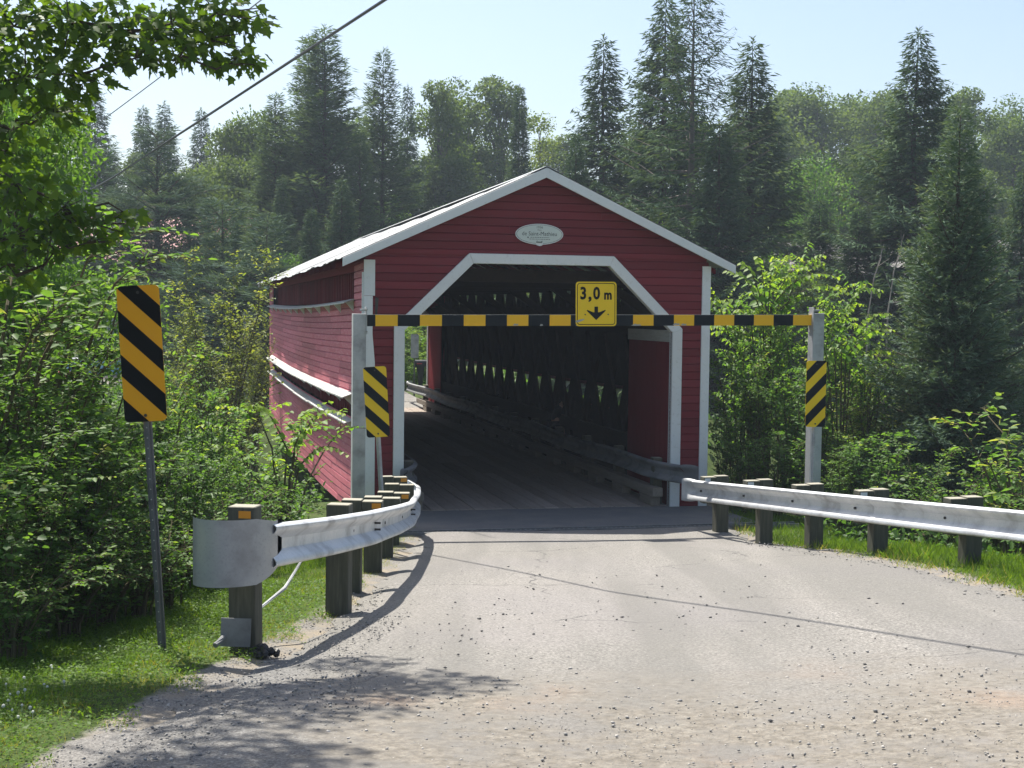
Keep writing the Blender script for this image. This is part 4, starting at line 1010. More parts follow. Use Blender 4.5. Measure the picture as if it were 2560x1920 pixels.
def conifer(name, h, r, seed, m, style='spruce', dens=1.0, nl=.17, nw=.10, z0f=.06, pw=.85, bk='bark'):
    rg = np.random.default_rng(seed); P, A, U, S, Vv = [], [], [], [], []; tw = MB()
    tw.tube([(0, 0, -.6), (0, 0, h * .3), (rg.normal(0, .03), 0, h * .7), (0, 0, h)], [r * .065 + .03, r * .045 + .02, r * .014 + .01, .004], 7)
    z = h * z0f
    while z < h * .99:
        t = (z - h * z0f) / (h * (1 - z0f)); Lb = r * (1 - t) ** pw
        if style == 'pine': Lb = r * (math.sin(min(1, (t + .12) * 1.25) * math.pi) ** .6 * .75 + .25) * (1 - t * .35)
        nb = rg.integers(4, 7) if style != 'fir' else 7
        a0 = rg.uniform(0, 6.28); Lb *= rg.uniform(.72, 1.12)
        for k in range(nb):
            L = Lb * rg.uniform(.62, 1.18) * (1 + .16 * math.sin(a0 + k * 2.1 + z * .9)) + .10
            if rg.random() < (.10 if style == 'spruce' else .16): continue
            az = a0 + 6.283 * k / nb + rg.normal(0, .22); d = np.array([math.cos(az), math.sin(az), 0]); pr = np.array([-d[1], d[0], 0])
            e = {'spruce': -.28 + .95 * t, 'larch': .05 + .75 * t, 'fir': .0 + .7 * t, 'pine': .12 + .5 * t}[style] + rg.normal(0, .09)
            dr = {'spruce': .16, 'larch': .02, 'fir': .08, 'pine': -.10}[style]
            n = max(4, int(L / (.105 / dens) * (1 if style != 'pine' else 1.2))); s = (np.arange(n) + rg.random(n) * .9) / n
            s = s[s > (.04 if style != 'pine' else .35)]
            if not len(s): continue
            rise = math.sin(e) * s * L - dr * L * np.sin(s * math.pi * .9) + (.10 * L * s ** 3 if style == 'spruce' else 0)
            base = np.array([0, 0, z]) + d * (math.cos(e) * s * L)[:, None]; base[:, 2] += rise
            if L > .6: tw.tube([(0, 0, z), tuple(base[len(base)//2]), tuple(base[-1])], [.012 + L * .008, .008 + L * .004, .004], 4, False)
            side = np.where(np.arange(len(s)) % 2, 1, -1)
            tl = np.clip((.50 * L * (1 - s) + .13) * rg.uniform(.6, 1.15, len(s)), .10, .62)
            td = unit(d * .62 + pr * (side * .78)[:, None] + np.array([0, 0, 1]) * ({'spruce': -.22, 'larch': .1, 'fir': .03, 'pine': .3}[style] + rg.normal(0, .16, len(s)))[:, None])
            m_ = np.maximum(1, (tl / (nl * .62) * dens).astype(int))
            idx = np.repeat(np.arange(len(s)), m_); q = rg.random(len(idx))
            p = base[idx] + td[idx] * (tl[idx] * q)[:, None]
            sd2 = unit(td[idx] + rdir(len(idx), rg) * .55 + np.array([0, 0, -.25 if style == 'spruce' else .05]))
            P.append(p); A.append(sd2); U.append(rdir(len(idx), rg) + np.array([0, 0, .8])); S.append(nl * rg.uniform(.7, 1.3, len(idx)))
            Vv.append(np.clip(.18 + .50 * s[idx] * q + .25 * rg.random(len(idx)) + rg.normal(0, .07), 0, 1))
        z += max(.10, (.040 if style != 'larch' else .034) * h * (1.1 - .65 * t) * rg.uniform(.7, 1.3) / max(dens, .7))
    # leader
    P.append(np.tile([[0, 0, h - .25]], (14, 1)) + np.linspace(0, .28, 14)[:, None] * np.array([0, 0, 1])); A.append(unit(rdir(14, rg) + np.array([0, 0, 1.2]))); U.append(rdir(14, rg)); S.append(np.full(14, nl * .8)); Vv.append(np.full(14, .7))
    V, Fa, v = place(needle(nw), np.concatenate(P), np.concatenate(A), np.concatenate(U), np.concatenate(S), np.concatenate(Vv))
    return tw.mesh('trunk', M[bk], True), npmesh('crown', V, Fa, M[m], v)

def broadleaf(name, h, r, seed, m, ls=.16, ncl=26, per=330, z0=.28, bk='barkgrey', shape=KITE, narrow=1.0):
    rg = np.random.default_rng(seed); tw = MB(); P, A, U, S, Vv = [], [], [], [], []
    lean = rg.normal(0, .03, 2)
    top = np.array([lean[0] * h, lean[1] * h, h * .86])
    tw.tube([(0, 0, -.6), (0, 0, h * .25), tuple(top * .6), tuple(top)], [h * .016 + .03, h * .013 + .02, h * .008, .012], 7)
    for k in range(ncl):
        t = rg.random() ** .8; zc = h * (z0 + (.97 - z0) * t); rad = r * (math.sin(math.pi * min(1, .16 + .80 * t)) ** .7)
        a = rg.uniform(0, 6.28); q = rad * math.sqrt(rg.random()) * .85
        c = np.array([math.cos(a) * q, math.sin(a) * q, zc]) + np.append(lean * zc, 0); rc = r * rg.uniform(.26, .44)
        st = np.array([0, 0, max(h * z0 * .7, zc - h * .22)]) + np.append(lean * zc, 0) * .8
        tw.tube([tuple(st), tuple((st + c) / 2 + rg.normal(0, .1, 3)), tuple(c)], [.018 + h * .003, .012 + h * .0015, .006], 5, False)
        n = int(per * rg.uniform(.7, 1.3)); u = rdir(n, rg); u[:, 2] *= .8
        p = c + u * (rc * (.35 + .65 * rg.random(n) ** .55))[:, None] * np.array([1, 1, .85 * narrow])
        P.append(p); A.append(unit(u * .5 + rdir(n, rg) * .7 + np.array([0, 0, -.35]))); U.append(unit(u + rdir(n, rg) * .8 + np.array([0, 0, .5]))); S.append(ls * rg.uniform(.65, 1.3, n))
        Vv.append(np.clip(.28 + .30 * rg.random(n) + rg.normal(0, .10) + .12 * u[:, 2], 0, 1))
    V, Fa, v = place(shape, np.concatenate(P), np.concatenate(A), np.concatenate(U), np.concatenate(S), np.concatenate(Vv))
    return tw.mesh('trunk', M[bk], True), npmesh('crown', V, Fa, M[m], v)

def shrub(h, spread, nst, seed, m, ls=.075, dens=1.0, shape=LEAF2, arch=.35, twl=.45, bk='twig', bright=0.0, droop=-.35, jit=1.0):
    """stems that arch outward, side twigs, leaves set alternately along the twigs"""
    rg = np.random.default_rng(seed); tw = MB(); P, A, U, S, Vv = [], [], [], [], []
    for k in range(nst):
        az = rg.uniform(0, 6.28); d = np.array([math.cos(az), math.sin(az), 0]); hh = h * rg.uniform(.55, 1.0); sp = spread * rg.uniform(.3, 1.0)
        b0 = d * rg.uniform(0, .15) * spread; ts = np.linspace(0, 1, 9)
        path = b0 + d * (sp * ts ** 1.7)[:, None] + np.array([0, 0, 1.0]) * (hh * (ts - arch * ts ** 3))[:, None] + np.cumsum(rg.normal(0, .018 * h, (9, 3)), 0) * ts[:, None]
        path[0, 2] = -.3
        tw.tube([tuple(q) for q in path], list(np.linspace(.010 + .004 * h, .003, 9)), 5, False)
        nt_ = max(5, int(hh * 9 * dens))
        for j in range(nt_):
            s = rg.uniform(.12, 1.0); b = np.array([np.interp(s, ts, path[:, i]) for i in range(3)]); tang = unit(np.array([np.interp(min(1, s + .08), ts, path[:, i]) - np.interp(max(0, s - .08), ts, path[:, i]) for i in range(3)]))
            a2 = rg.uniform(0, 6.28); od = np.array([math.cos(a2), math.sin(a2), rg.uniform(-.1, .55)]); td = unit(od * .9 + tang * .6); L = twl * rg.uniform(.5, 1.2) * (1.15 - .5 * s)
            n = max(3, int(L / (ls * .52))); q = (np.arange(n) + .6) / n; sag_ = -.22 * L * q ** 2
            p = b + td * (L * q)[:, None]; p[:, 2] += sag_
            tw.tube([tuple(b), tuple(p[-1])], [.005, .002], 4, False)
            lat = unit(np.cross(td, [0, 0, 1.0])); sd = np.where(np.arange(n) % 2, 1, -1)
            P.append(p); A.append(unit(td * .55 + lat * (sd * .8)[:, None] + np.array([0, 0, droop]) + rg.normal(0, .22 * jit, (n, 3))))
            U.append(unit(np.array([0, 0, 1.0]) + rg.normal(0, .42 * jit, (n, 3)))); S.append(ls * rg.uniform(.4, 1.3, n))
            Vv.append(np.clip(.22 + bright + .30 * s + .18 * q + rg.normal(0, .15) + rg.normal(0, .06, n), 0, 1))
    V, Fa, v = place(shape, np.concatenate(P), np.concatenate(A), np.concatenate(U), np.concatenate(S), np.concatenate(Vv))
    return tw.mesh('stems', M[bk]), npmesh('foliage', V, Fa, M[m], v)

def plant(name, meshes, loc, scale=(1, 1, 1), rz=0.0, label='', cat='tree', group=None, parts=('trunk', 'crown')):
    o = tag(empty(name, loc, rz), label, cat, group); o.scale = scale
    for nm, me in zip(parts, meshes): link(nm, me, o)
    return o
def at_top(px, py, Y, yoff=0):
    """ground position below a tree top seen at (px, py) and the tree's height there"""
    p = ray(px, py, Y); zg = float(terrain_z(p.x, p.y)); return (p.x, p.y, zg), p.z - zg

# ------------------------------------------------------------------ background trees
VS = {'spruce1': conifer('s1', 14, 3.5, 1, 'spruce', nl=.22, nw=.11, dens=2.0, pw=.95), 'spruce2': conifer('s2', 14, 2.8, 2, 'spruce', nl=.22, nw=.11, dens=2.05), 'spruce3': conifer('s3', 14, 3.9, 3, 'spruce', dens=2.0, pw=.9, nl=.22, nw=.11),
      'fir': conifer('f', 14, 1.9, 4, 'spruce', 'fir', nl=.20, nw=.10, dens=2.3), 'larch1': conifer('l1', 15, 3.6, 5, 'larch', 'larch', nl=.21, nw=.10, pw=.75, dens=1.85), 'larch2': conifer('l2', 15, 2.8, 6, 'larch', 'larch', dens=1.9, nl=.20, nw=.10, pw=.75),
      'lanky': conifer('k', 16, 3.5, 7, 'spruce', dens=1.4, pw=.65, bk='barkgrey', z0f=.12, nl=.22, nw=.085),
      'pine': conifer('p', 12, 3.8, 8, 'pine', 'pine', nl=.28, nw=.06, z0f=.26, dens=2.1), 'pinebush': conifer('pb', 6, 2.3, 9, 'pine', 'pine', nl=.22, nw=.06, z0f=.05, dens=2.2),
      'aspen1': broadleaf('a1', 15, 2.7, 21, 'leaffar', .20, 44, 330, .22), 'aspen2': broadleaf('a2', 15, 2.9, 22, 'leaffar', .20, 38, 300, .3, narrow=1.4),
      'round1': broadleaf('r1', 10, 3.3, 23, 'leaffar', .18, 42, 360, .12), 'round2': broadleaf('r2', 10, 3.0, 24, 'leaf', .17, 42, 360, .10), 'pale': broadleaf('pa', 14, 2.4, 25, 'birch', .16, 30, 240, .25)}
if 0: print({k_: len(v_[1].polygons) for k_, v_ in VS.items()})
HH = {'spruce1': 14, 'spruce2': 14, 'spruce3': 14, 'fir': 14, 'larch1': 15, 'larch2': 15, 'lanky': 16, 'pine': 12, 'pinebush': 6, 'aspen1': 15, 'aspen2': 15, 'round1': 10, 'round2': 10, 'pale': 14}
NM = {'spruce': 'spruce_tree', 'fir': 'fir_tree', 'larch': 'larch_tree', 'lanky': 'spruce_tree', 'pine': 'pine_tree', 'pinebush': 'pine_tree', 'aspen': 'aspen_tree', 'round': 'broadleaf_tree', 'pale': 'aspen_tree'}
def bg(kind, px, py, Y, wide=1.0, label='', group=None):
    loc, h = at_top(px, py, Y); s = h / HH[kind]; k = kind.rstrip('123'); w = s ** .75 * wide
    cat = 'shrub' if kind == 'pinebush' and h < 3 else 'tree'
    return plant(NM[k], VS[kind], loc, (w, w, s), random.uniform(0, 6.28), label, cat, group)
LST = [
 ('larch1', 812, 66, 70, 1.45, 'tallest larch with twin feathery tops left of the bridge roof'), ('larch2', 772, 92, 72, 1.3, 'thinner larch top pressed against the tallest larch'),
 ('larch2', 690, 235, 70, 1.4, 'shorter larch on the shoulder of the tallest larch'), ('larch2', 958, 125, 72, 1.2, 'slender larch with a bare spiky top'),
 ('spruce2', 1020, 212, 80, .8, 'thin spruce beside the slender larch'), ('aspen1', 1075, 205, 84, .95, 'rounded aspen right of the slender larch'), ('aspen2', 1180, 210, 90, 1.0, 'open crowned aspen with sky showing through its branches'),
 ('aspen1', 1265, 192, 92, 1.1, 'tall dense aspen above the roof ridge, left of the narrow fir'), ('fir', 1300, 215, 74, .85, 'narrow dark fir standing just above the roof ridge'), ('pale', 1350, 248, 95, 1.1, 'pale yellowish aspen behind the narrow fir'),
 ('spruce1', 1510, 90, 60, 1.35, 'broad spruce rising right behind the roof ridge'), ('spruce3', 1665, -10, 57, 1.2, 'dense spruce left of the lanky tallest spruce'), ('lanky', 1737, -70, 52, 1.3, 'lanky tallest spruce with a long visible trunk'),
 ('spruce1', 1882, 96, 58, 1.5, 'spruce with a spiky top right of the lanky tallest spruce'), ('spruce3', 1440, 330, 54, .8, 'short spruce leaning over the right roof slope'), ('spruce1', 1800, 300, 50, 1.4, 'low branched spruce behind the right eave'),
 ('spruce3', 2297, 74, 50, 1.3, 'big dark spruce behind the light green young spruce'), ('spruce2', 2535, 268, 115, .9, 'tiny far spruce top above the hazy trees'),
 ('aspen1', 2440, 212, 100, 1.1, 'tall broadleaf tree right of the big dark spruce'), ('round2', 2040, 395, 74, .9, 'rounded light green tree between the spruces on the right'),
 ('spruce2', 237, 215, 92, 1.4, 'dark spruce half hidden by the maple branch'), ('spruce2', 358, 266, 96, 1.2, 'first of two small spruces against the sky left of the cable'), ('spruce1', 411, 255, 96, 1.2, 'second of two small spruces against the sky, nearer the cable'),
 ('spruce2', 503, 273, 95, 1.2, 'lone narrow spruce below the black cable'), ('spruce1', 556, 346, 98, .8, 'low spruce right of the lone narrow spruce'), ('round1', 640, 288, 80, .9, 'leafy tree left of the larches'), ('round1', 590, 400, 74, .9, 'leafy lower tree below the small spruces'),
 ('pine', 395, 335, 62, 1.45, 'big white pine with a thick dark trunk in front of the pink roof'), ('pine', 250, 380, 66, 1.5, 'white pine half hidden behind the maple boughs'),
 ('pinebush', 556, 510, 55, 1.6, 'blue green bushy pine left of the bridge eave'), ('pinebush', 668, 550, 52, 1.6, 'low blue green pine beside the bridge eave'), ('spruce1', 855, 442, 58, 1.15, 'pointed young spruce just above the left roof slope'), ('spruce2', 778, 520, 56, 1.1, 'small spruce left of the pointed young spruce'),
 ('spruce2', 1010, 410, 80, 1.0, 'small spruce above the middle of the left roof slope'), ('round1', 1120, 400, 84, 1.0, 'bushy tree above the left roof slope near the ridge'), ('round2', 960, 470, 76, .8, 'yellowish bush like tree on the left roof line'),
 ('round1', 480, 430, 70, 1.0, 'leafy tree right of the big white pine'), ('spruce2', 705, 440, 64, 1.0, 'dark spruce in the shade under the larches'), ('spruce2', 590, 560, 60, .9, 'short dark spruce among the blue green pines'), ('larch2', 900, 330, 68, 1.0, 'low larch filling the gap above the left roof slope'),
 ('round1', 1185, 470, 82, .8, 'leafy tree hugging the roof ridge'), ('spruce3', 2150, 520, 50, 1.3, 'low spreading spruce in front of the grey house'), ('spruce1', 2560, 420, 46, 1.0, 'spruce at the right behind the young spruce'), ('spruce3', 2050, 500, 54, 1.3, 'hazy spruce beside the grey house'),
]
for kind, px, py, Y, w, lab in LST: bg(kind, px, py, Y, w, lab, 'trees behind the bridge')
for k, (px, py, Y) in enumerate([(1960, 235, 112), (2010, 222, 120), (2065, 228, 110), (2120, 245, 118), (2185, 228, 114), (2230, 250, 108), (1930, 280, 104), (2380, 250, 118), (2490, 262, 112), (2545, 300, 104), (1410, 330, 100), (1230, 330, 104), (880, 300, 100), (1100, 330, 100), (700, 330, 98), (540, 420, 92), (320, 380, 92), (170, 300, 96), (60, 330, 92), (2290, 330, 100), (2140, 380, 88), (1990, 420, 86), (2480, 420, 84), (1560, 330, 96), (1700, 300, 96), (1830, 320, 94)]):
    bg(('round1', 'aspen1', 'aspen2')[k % 3], px, py, Y, 1.25, ('rounded', 'upright', 'loose')[k % 3] + ' hazy broadleaf tree on the hillside ' + ('behind the maple boughs' if px < 250 else 'behind the small spruces' if px < 600 else 'behind the larches' if px < 1000 else 'behind the narrow fir' if px < 1450 else 'behind the lanky tallest spruce' if px < 1900 else 'above the grey house' if px < 2250 else 'behind the big dark spruce'), 'hillside broadleaf trees')
for k, (px, py, Y) in enumerate([(720, 640, 56), (900, 560, 74), (560, 640, 58), (470, 640, 60), (330, 660, 66), (200, 620, 64), (90, 600, 62), (1250, 480, 82), (1120, 520, 78), (1450, 520, 56), (1600, 560, 54), (1760, 620, 52), (1900, 640, 54), (2010, 690, 52), (2360, 640, 56), (2480, 700, 50), (2600, 700, 52)]):
    bg(('round2', 'round1')[k % 2], px, py, Y, .85, ('bright', 'dull')[k % 2] + ' green bushy tree in the understorey ' + ('beside the big white pine' if px < 500 else 'beside the left eave' if px < 950 else 'behind the roof ridge' if px < 1500 else 'behind the right roof slope' if px < 1850 else 'beside the grey house' if px < 2200 else 'behind the light green young spruce'), 'understorey trees')

# ------------------------------------------------------------------ near conifer on the right
ns = conifer('n', 7.6, 2.5, 31, 'sprucenear', 'fir', dens=2.35, nl=.11, nw=.085, z0f=.03, pw=.95)
loc, h = at_top(2402, 255, 26.0); plant('spruce_tree', ns, loc, (1.0, 1.0, h / 7.6), 1.2, 'light green young spruce close behind the right guardrail', 'tree')
loc, h = at_top(2330, 760, 27.5); plant('spruce_tree', ns, loc, (.8, .8, h / 7.6), 3.0, 'small young spruce at the foot of the light green one', 'tree')

# ------------------------------------------------------------------ shrubs
SV = {'a': shrub(4.6, 1.25, 11, 41, 'leaf', .105, 1.0, HEART2, twl=.5), 'b': shrub(4.6, 1.35, 11, 42, 'leaf', .090, 1.0, twl=.5), 'c': shrub(5.4, 1.3, 10, 43, 'leaf', .095, .75, twl=.6, bright=.14), 'd': shrub(1.7, .9, 15, 44, 'leaf', .062, 1.4, twl=.33),
      'k': shrub(5.6, 1.5, 9, 45, 'leafknot', .115, .50, HEART, .36, 1.0, bright=.05, droop=-.55, jit=.5), 'k2': shrub(2.8, .9, 6, 46, 'leafknot', .085, .75, HEART, .36, .6, bright=.12, droop=-.5, jit=.5),
      'p': shrub(6.4, 1.5, 18, 47, 'birch', .078, 1.7, LEAF2, .2, .55), 'o': shrub(4.4, 1.5, 18, 48, 'birch', .058, 1.3, LEAF2, .3, .4), 'w': shrub(2.6, .9, 8, 49, 'leaf', .11, .8, twl=.45, bright=.16)}
SH = {}
for k_, (a_, b_) in SV.items():
    co = np.empty(len(b_.vertices) * 3, np.float32); b_.vertices.foreach_get('co', co); SH[k_] = float(np.percentile(co[2::3], 99.7))
def bush(kind, px, py, Y, label, wide=1.0, group=None, name='shrub'):
    loc, h = at_top(px, py, Y); s = max(h, .4) / SH[kind]; w = (s ** .8) * wide
    return plant(name, SV[kind], loc, (w, w, s), random.uniform(0, 6.28), label, 'shrub', group, ('stems', 'foliage'))
G1 = 'leafy bushes on the left bank'
for k, (kd, px, py, Y, w) in enumerate([('c', 40, 600, 13, 1), ('c', -60, 520, 11.8, 1), ('c', 150, 680, 14.5, 0.9), ('c', 215, 800, 14.5, 0.7), ('b', 90, 840, 12.4, 1), ('a', 170, 960, 13.2, 0.9), ('b', 245, 985, 14.2, 0.8), ('a', 290, 980, 15.5, 0.8), ('b', 350, 930, 16.2, 0.75), ('c', 405, 865, 16.4, 0.6), ('b', 460, 900, 17.2, 0.7), ('a', 505, 980, 17.6, 0.65), ('b', 20, 980, 11.2, 1), ('a', 110, 1080, 11.6, 1), ('b', 210, 1100, 12.4, 0.9), ('a', 300, 1120, 13.0, 0.9), ('b', 385, 1100, 14.0, 0.85), ('a', 455, 1100, 15.2, 0.8), ('b', 520, 1120, 16.6, 0.7), ('a', 560, 1130, 18.0, 0.6), ('b', 690, 1240, 20.4, 0.6), ('d', 610, 1200, 17.2, 0.9), ('d', 650, 1215, 18.2, 0.8), ('a', -20, 1150, 10.4, 1), ('b', 70, 1230, 10.9, 0.9), ('d', 160, 1300, 11.2, 1), ('d', 250, 1300, 11.8, 1), ('d', 345, 1300, 12.2, 1), ('d', 430, 1280, 13.0, 1), ('d', 30, 1380, 10.0, 1), ('d', 500, 1240, 14.6, 1), ('a', 370, 1000, 19, 0.7), ('b', 470, 1030, 21, 0.7), ('a', 540, 1050, 23, 0.6), ('b', 510, 1000, 27, 0.6), ('d', 560, 1210, 16.0, 1)]):
    wh = 'under the maple boughs' if px < 130 else 'left of the tall striped marker' if px < 280 else 'behind the tall striped marker' if px < 440 else 'behind the rounded guardrail end' if px < 570 else 'against the red side wall'
    row = 'at the grass edge' if Y < 12.6 else 'in the front row' if Y < 16 else 'in the second row' if Y < 19 else 'down the river bank'
    bush(kd, px, py, Y, {'a': 'dense bush with broad leaves', 'b': 'dense bush with narrow leaves', 'c': 'tall sapling with bright tips', 'd': 'low leafy bush'}[kd] + ' ' + row + ' ' + wh, w, G1)
bush('k2', 715, 1000, 18.6, 'bright yellow green sapling with arching leaf sprays in front of the red side wall', .9, None, 'sapling')
bush('k2', 650, 1040, 20.6, 'yellow green leafy shoots beside the far part of the red side wall', .9, None, 'sapling')
bush('p', 545, 625, 33, 'pale yellow green birch bush left of the red side wall', .85, None, 'birch_bush'); bush('p', 455, 740, 34, 'smaller pale birch bush left of the tall birch bush', .9, None, 'birch_bush'); bush('p', 635, 800, 42, 'thin birch bush under the far eave', .55, None, 'birch_bush')
G2 = 'leafy bushes behind the right guardrail'
for k, (kd, px, py, Y, w, lab) in enumerate([
 ('k', 1900, 628, 27.0, .62, 'tall arching knotweed with bright leaf rows beside the right corner of the bridge'), ('k', 2040, 700, 27.6, .62, 'arching knotweed spreading to the right over the gantry post'), ('k', 1985, 770, 26.4, .6, 'knotweed clump behind the right end of the striped bar'), ('k', 2150, 800, 27.2, .6, 'knotweed with yellowish tips right of the gantry post'),
 ('a', 1855, 850, 25.6, .6, 'green bush against the right corner of the bridge'), ('b', 1905, 900, 25.4, .7, 'green bush between the bridge corner and gantry post'), ('a', 1985, 920, 25.0, .8, 'green bush just behind the right striped marker'), ('b', 2080, 950, 25.4, .8, 'small leaved bush right of the gantry post'),
 ('o', 2180, 900, 27.0, 1.0, 'olive yellow fine leaved bush beside the young spruce'), ('o', 2110, 880, 29.0, 1.1, 'olive bush behind the small leaved bush'), ('a', 1815, 1030, 24.9, .55, 'low bush at the foot of the bridge corner'), ('b', 1870, 1090, 24.0, 1, 'low bush behind the start of the right guardrail'), ('a', 1950, 1080, 23.6, 1, 'low bush left of the gantry post foot'), ('b', 2100, 1090, 23.2, 1, 'low bush right of the gantry post foot'), ('a', 2200, 1080, 22.8, 1, 'low bush left of the young spruce foot'), ('b', 2300, 1110, 22.4, 1, 'low bush in front of the young spruce'),
 ('w', 2545, 1000, 18.0, 1, 'bush with large pale leaves at the far right of the right guardrail'), ('w', 2480, 1120, 18.4, .9, 'smaller bush with large pale leaves behind the guardrail'), ('w', 2570, 1130, 16.6, .9, 'milkweed like plant standing over the guardrail'), ('d', 2400, 1180, 20.0, 1, 'low leafy plant behind the guardrail posts')]):
    bush(kd, px, py, Y, lab, w, G2)
for k, (px, py, Y) in enumerate([(1000, 800, 62), (1040, 815, 61), (1075, 800, 63), (1020, 895, 58), (960, 780, 64), (1110, 780, 66), (985, 850, 58), (1050, 880, 59)]):
    bush('k' if k % 2 else 'c', px, py, Y, ('yellow green', 'bright green')[k % 2] + ' sunlit bush seen through the far end of the bridge', 1.3, 'bushes beyond the bridge')
# long arching shoots with leaves in two ranks
def sprays(anchor, lst, Y, ls, seed):
    rg = np.random.default_rng(seed); tw = MB(); P, A, U, S, Vv = [], [], [], [], []; o = np.array(anchor.location)
    for (x0, y0), (x1, y1) in lst:
        a = np.array(ray(x0, y0, Y)); c = np.array(ray(x1, y1, Y - rg.uniform(.1, .7))); L = np.linalg.norm(c - a); n = max(6, int(L / (ls * .40))); t = (np.arange(n) + .5) / n
        p = a + (c - a) * t[:, None]; p[:, 2] += .22 * L * np.sin(t * math.pi) ; d = unit(c - a); lat = unit(np.cross(d, [0, 0, 1.0]) + np.array([0, -.5, 0])); sd = np.where(np.arange(n) % 2, 1, -1)
        tw.tube([tuple(q - o) for q in p], list(np.linspace(.012, .004, n)), 5, False)
        root = np.array([o[0], o[1], o[2]]); tw.tube([tuple(root - o), tuple((root * .35 + p[0] * .65) - o), tuple(p[0] - o)], [.022, .016, .012], 5, False)
        P.append(p - o); A.append(unit(lat * (sd * .75)[:, None] + d * .25 + np.array([0, 0, -.62]) + rg.normal(0, .12, (n, 3)))); U.append(unit(np.array([0, -.4, .9]) + rg.normal(0, .25, (n, 3)))); S.append(ls * (1.15 - .5 * t) * rg.uniform(.85, 1.1, n)); Vv.append(np.clip(.55 + .35 * t + rg.normal(0, .07, n), 0, 1))
    V, Fa, v = place(HEART, np.concatenate(P), np.concatenate(A), np.concatenate(U), np.concatenate(S), np.concatenate(Vv))
    tw.obj('shoots', M['twig'], anchor); link('leaf_sprays', npmesh('leaf_sprays', V, Fa, M['leafknot'], v), anchor)
a_ = ray(1925, 900, 26.7); kn = tag(empty('knotweed', (a_.x, a_.y, float(terrain_z(a_.x, a_.y)))), 'long arching yellow green shoots with leaves in two rows above the striped bar', 'shrub', G2)
sprays(kn, [((1915, 765), (1890, 640)), ((1920, 770), (1935, 655)), ((1926, 772), (2015, 667)), ((1922, 775), (2099, 694)), ((1935, 790), (2122, 730)), ((1900, 772), (1815, 678)), ((1880, 780), (1785, 760)), ((1910, 780), (1850, 655)), ((1935, 800), (2040, 745))], 26.7, .17, 91)
a_ = ray(2110, 960, 26.2); kn = tag(empty('knotweed', (a_.x, a_.y, float(terrain_z(a_.x, a_.y)))), 'arching leafy shoots right of the gantry post, reaching towards the young spruce', 'shrub', G2)
sprays(kn, [((2110, 905), (2236, 825)), ((2100, 890), (2226, 783)), ((2085, 880), (2130, 770)), ((2070, 900), (2020, 850)), ((2120, 930), (2225, 880))], 26.2, .16, 92)
a_ = ray(700, 1290, 18.4); kn = tag(empty('knotweed', (a_.x, a_.y, float(terrain_z(a_.x, a_.y)))), 'bright arching leaf sprays reaching over the red side wall towards the gantry post', 'shrub')
sprays(kn, [((735, 1130), (862, 1035)), ((745, 1170), (872, 1140)), ((720, 1130), (610, 1015)), ((735, 1120), (790, 1040))], 18.4, .11, 93)
# dead saplings right of the grey house
for px, py0, py1, Y, lab in ((2250, 780, 585, 30, 'bare forked dead sapling leaning left of the young spruce'), (2200, 790, 610, 31, 'thinner bare dead sapling further left of the young spruce')):
    a, c = ray(px - 30, py0, Y), ray(px + 10, py1, Y); zg = float(terrain_z(a.x, a.y)); b_ = MB(); mid = a.lerp(c, .5) + Vector((-.05, 0, 0))
    b_.tube([(a.x - .1, a.y, zg - .3), a, mid, c], [.025, .02, .014, .004], 6); b_.tube([mid, mid + Vector((.18, .1, .5)), mid + Vector((.16, .1, .9))], [.011, .008, .003], 5); b_.tube([a.lerp(c, .25), a.lerp(c, .25) + Vector((-.2, 0, .5))], [.009, .003], 5); b_.tube([a.lerp(c, .7), a.lerp(c, .7) + Vector((.22, 0, .16))], [.007, .003], 5)
    tag(b_.obj('dead_sapling', M['deadwood'], smooth=True), lab, 'tree')

# ------------------------------------------------------------------ maple over the left of the road
rg = np.random.default_rng(77)
mt = tag(empty('maple_tree', (-6.4, 11.0, float(terrain_z(-6.4, 11.0)))), 'large maple reaching its leafy boughs over the left of the road', 'tree'); mo = np.array(mt.location)
CL = [(60, 40, 10, .42), (200, 55, 10, .40), (330, 80, 10.2, .36), (440, 55, 10.4, .33), (520, 105, 10.5, .30), (600, 150, 10.6, .20), (560, 20, 10.4, .28), (90, 185, 9.8, .36), (200, 190, 10, .28), (40, 300, 10.2, .36), (150, 262, 10.2, .24), (380, 135, 10, .22), (455, 140, 10.3, .16), (-60, 150, 10, .5), (-60, 420, 10, .45), (615, 60, 10.6, .18), (60, 470, 9.5, .30), (165, 535, 9.8, .24), (262, 555, 9.8, .17), (325, 540, 9.9, .09), (50, 590, 9.8, .30), (150, 610, 9.8, .20), (240, 600, 9.7, .11), (40, 690, 9.9, .22)]
CC = [(np.array(ray(px, py, Y)), rc) for px, py, Y, rc in CL]
for k in range(24): CC.append((np.array([rg.uniform(-8, -2.5), rg.uniform(8.8, 13.2), rg.uniform(6.3, 9.5)]), rg.uniform(.35, .6)))
for k in range(14): CC.append((np.array([rg.uniform(-9, -5), rg.uniform(9, 13), rg.uniform(3.6, 6.3)]), rg.uniform(.4, .6)))
P, A, U, S, Vv = [], [], [], [], []; tw = MB()
tw.tube([(0, 0, -.4), (.1, 0, 2.2), (.3, -.1, 4.2), (.6, -.2, 6.5), (.8, 0, 8.4)], [.24, .20, .16, .10, .03], 10)
NODES = np.array([(.1, 0, 2.2, 0), (.2, -.05, 3.2, 0), (.3, -.1, 4.2, 0), (.45, -.15, 5.3, 0), (.6, -.2, 6.5, 0), (.8, 0, 8.4, 0)], float)
CC.sort(key=lambda q: np.linalg.norm(q[0][:2] - mo[:2]))
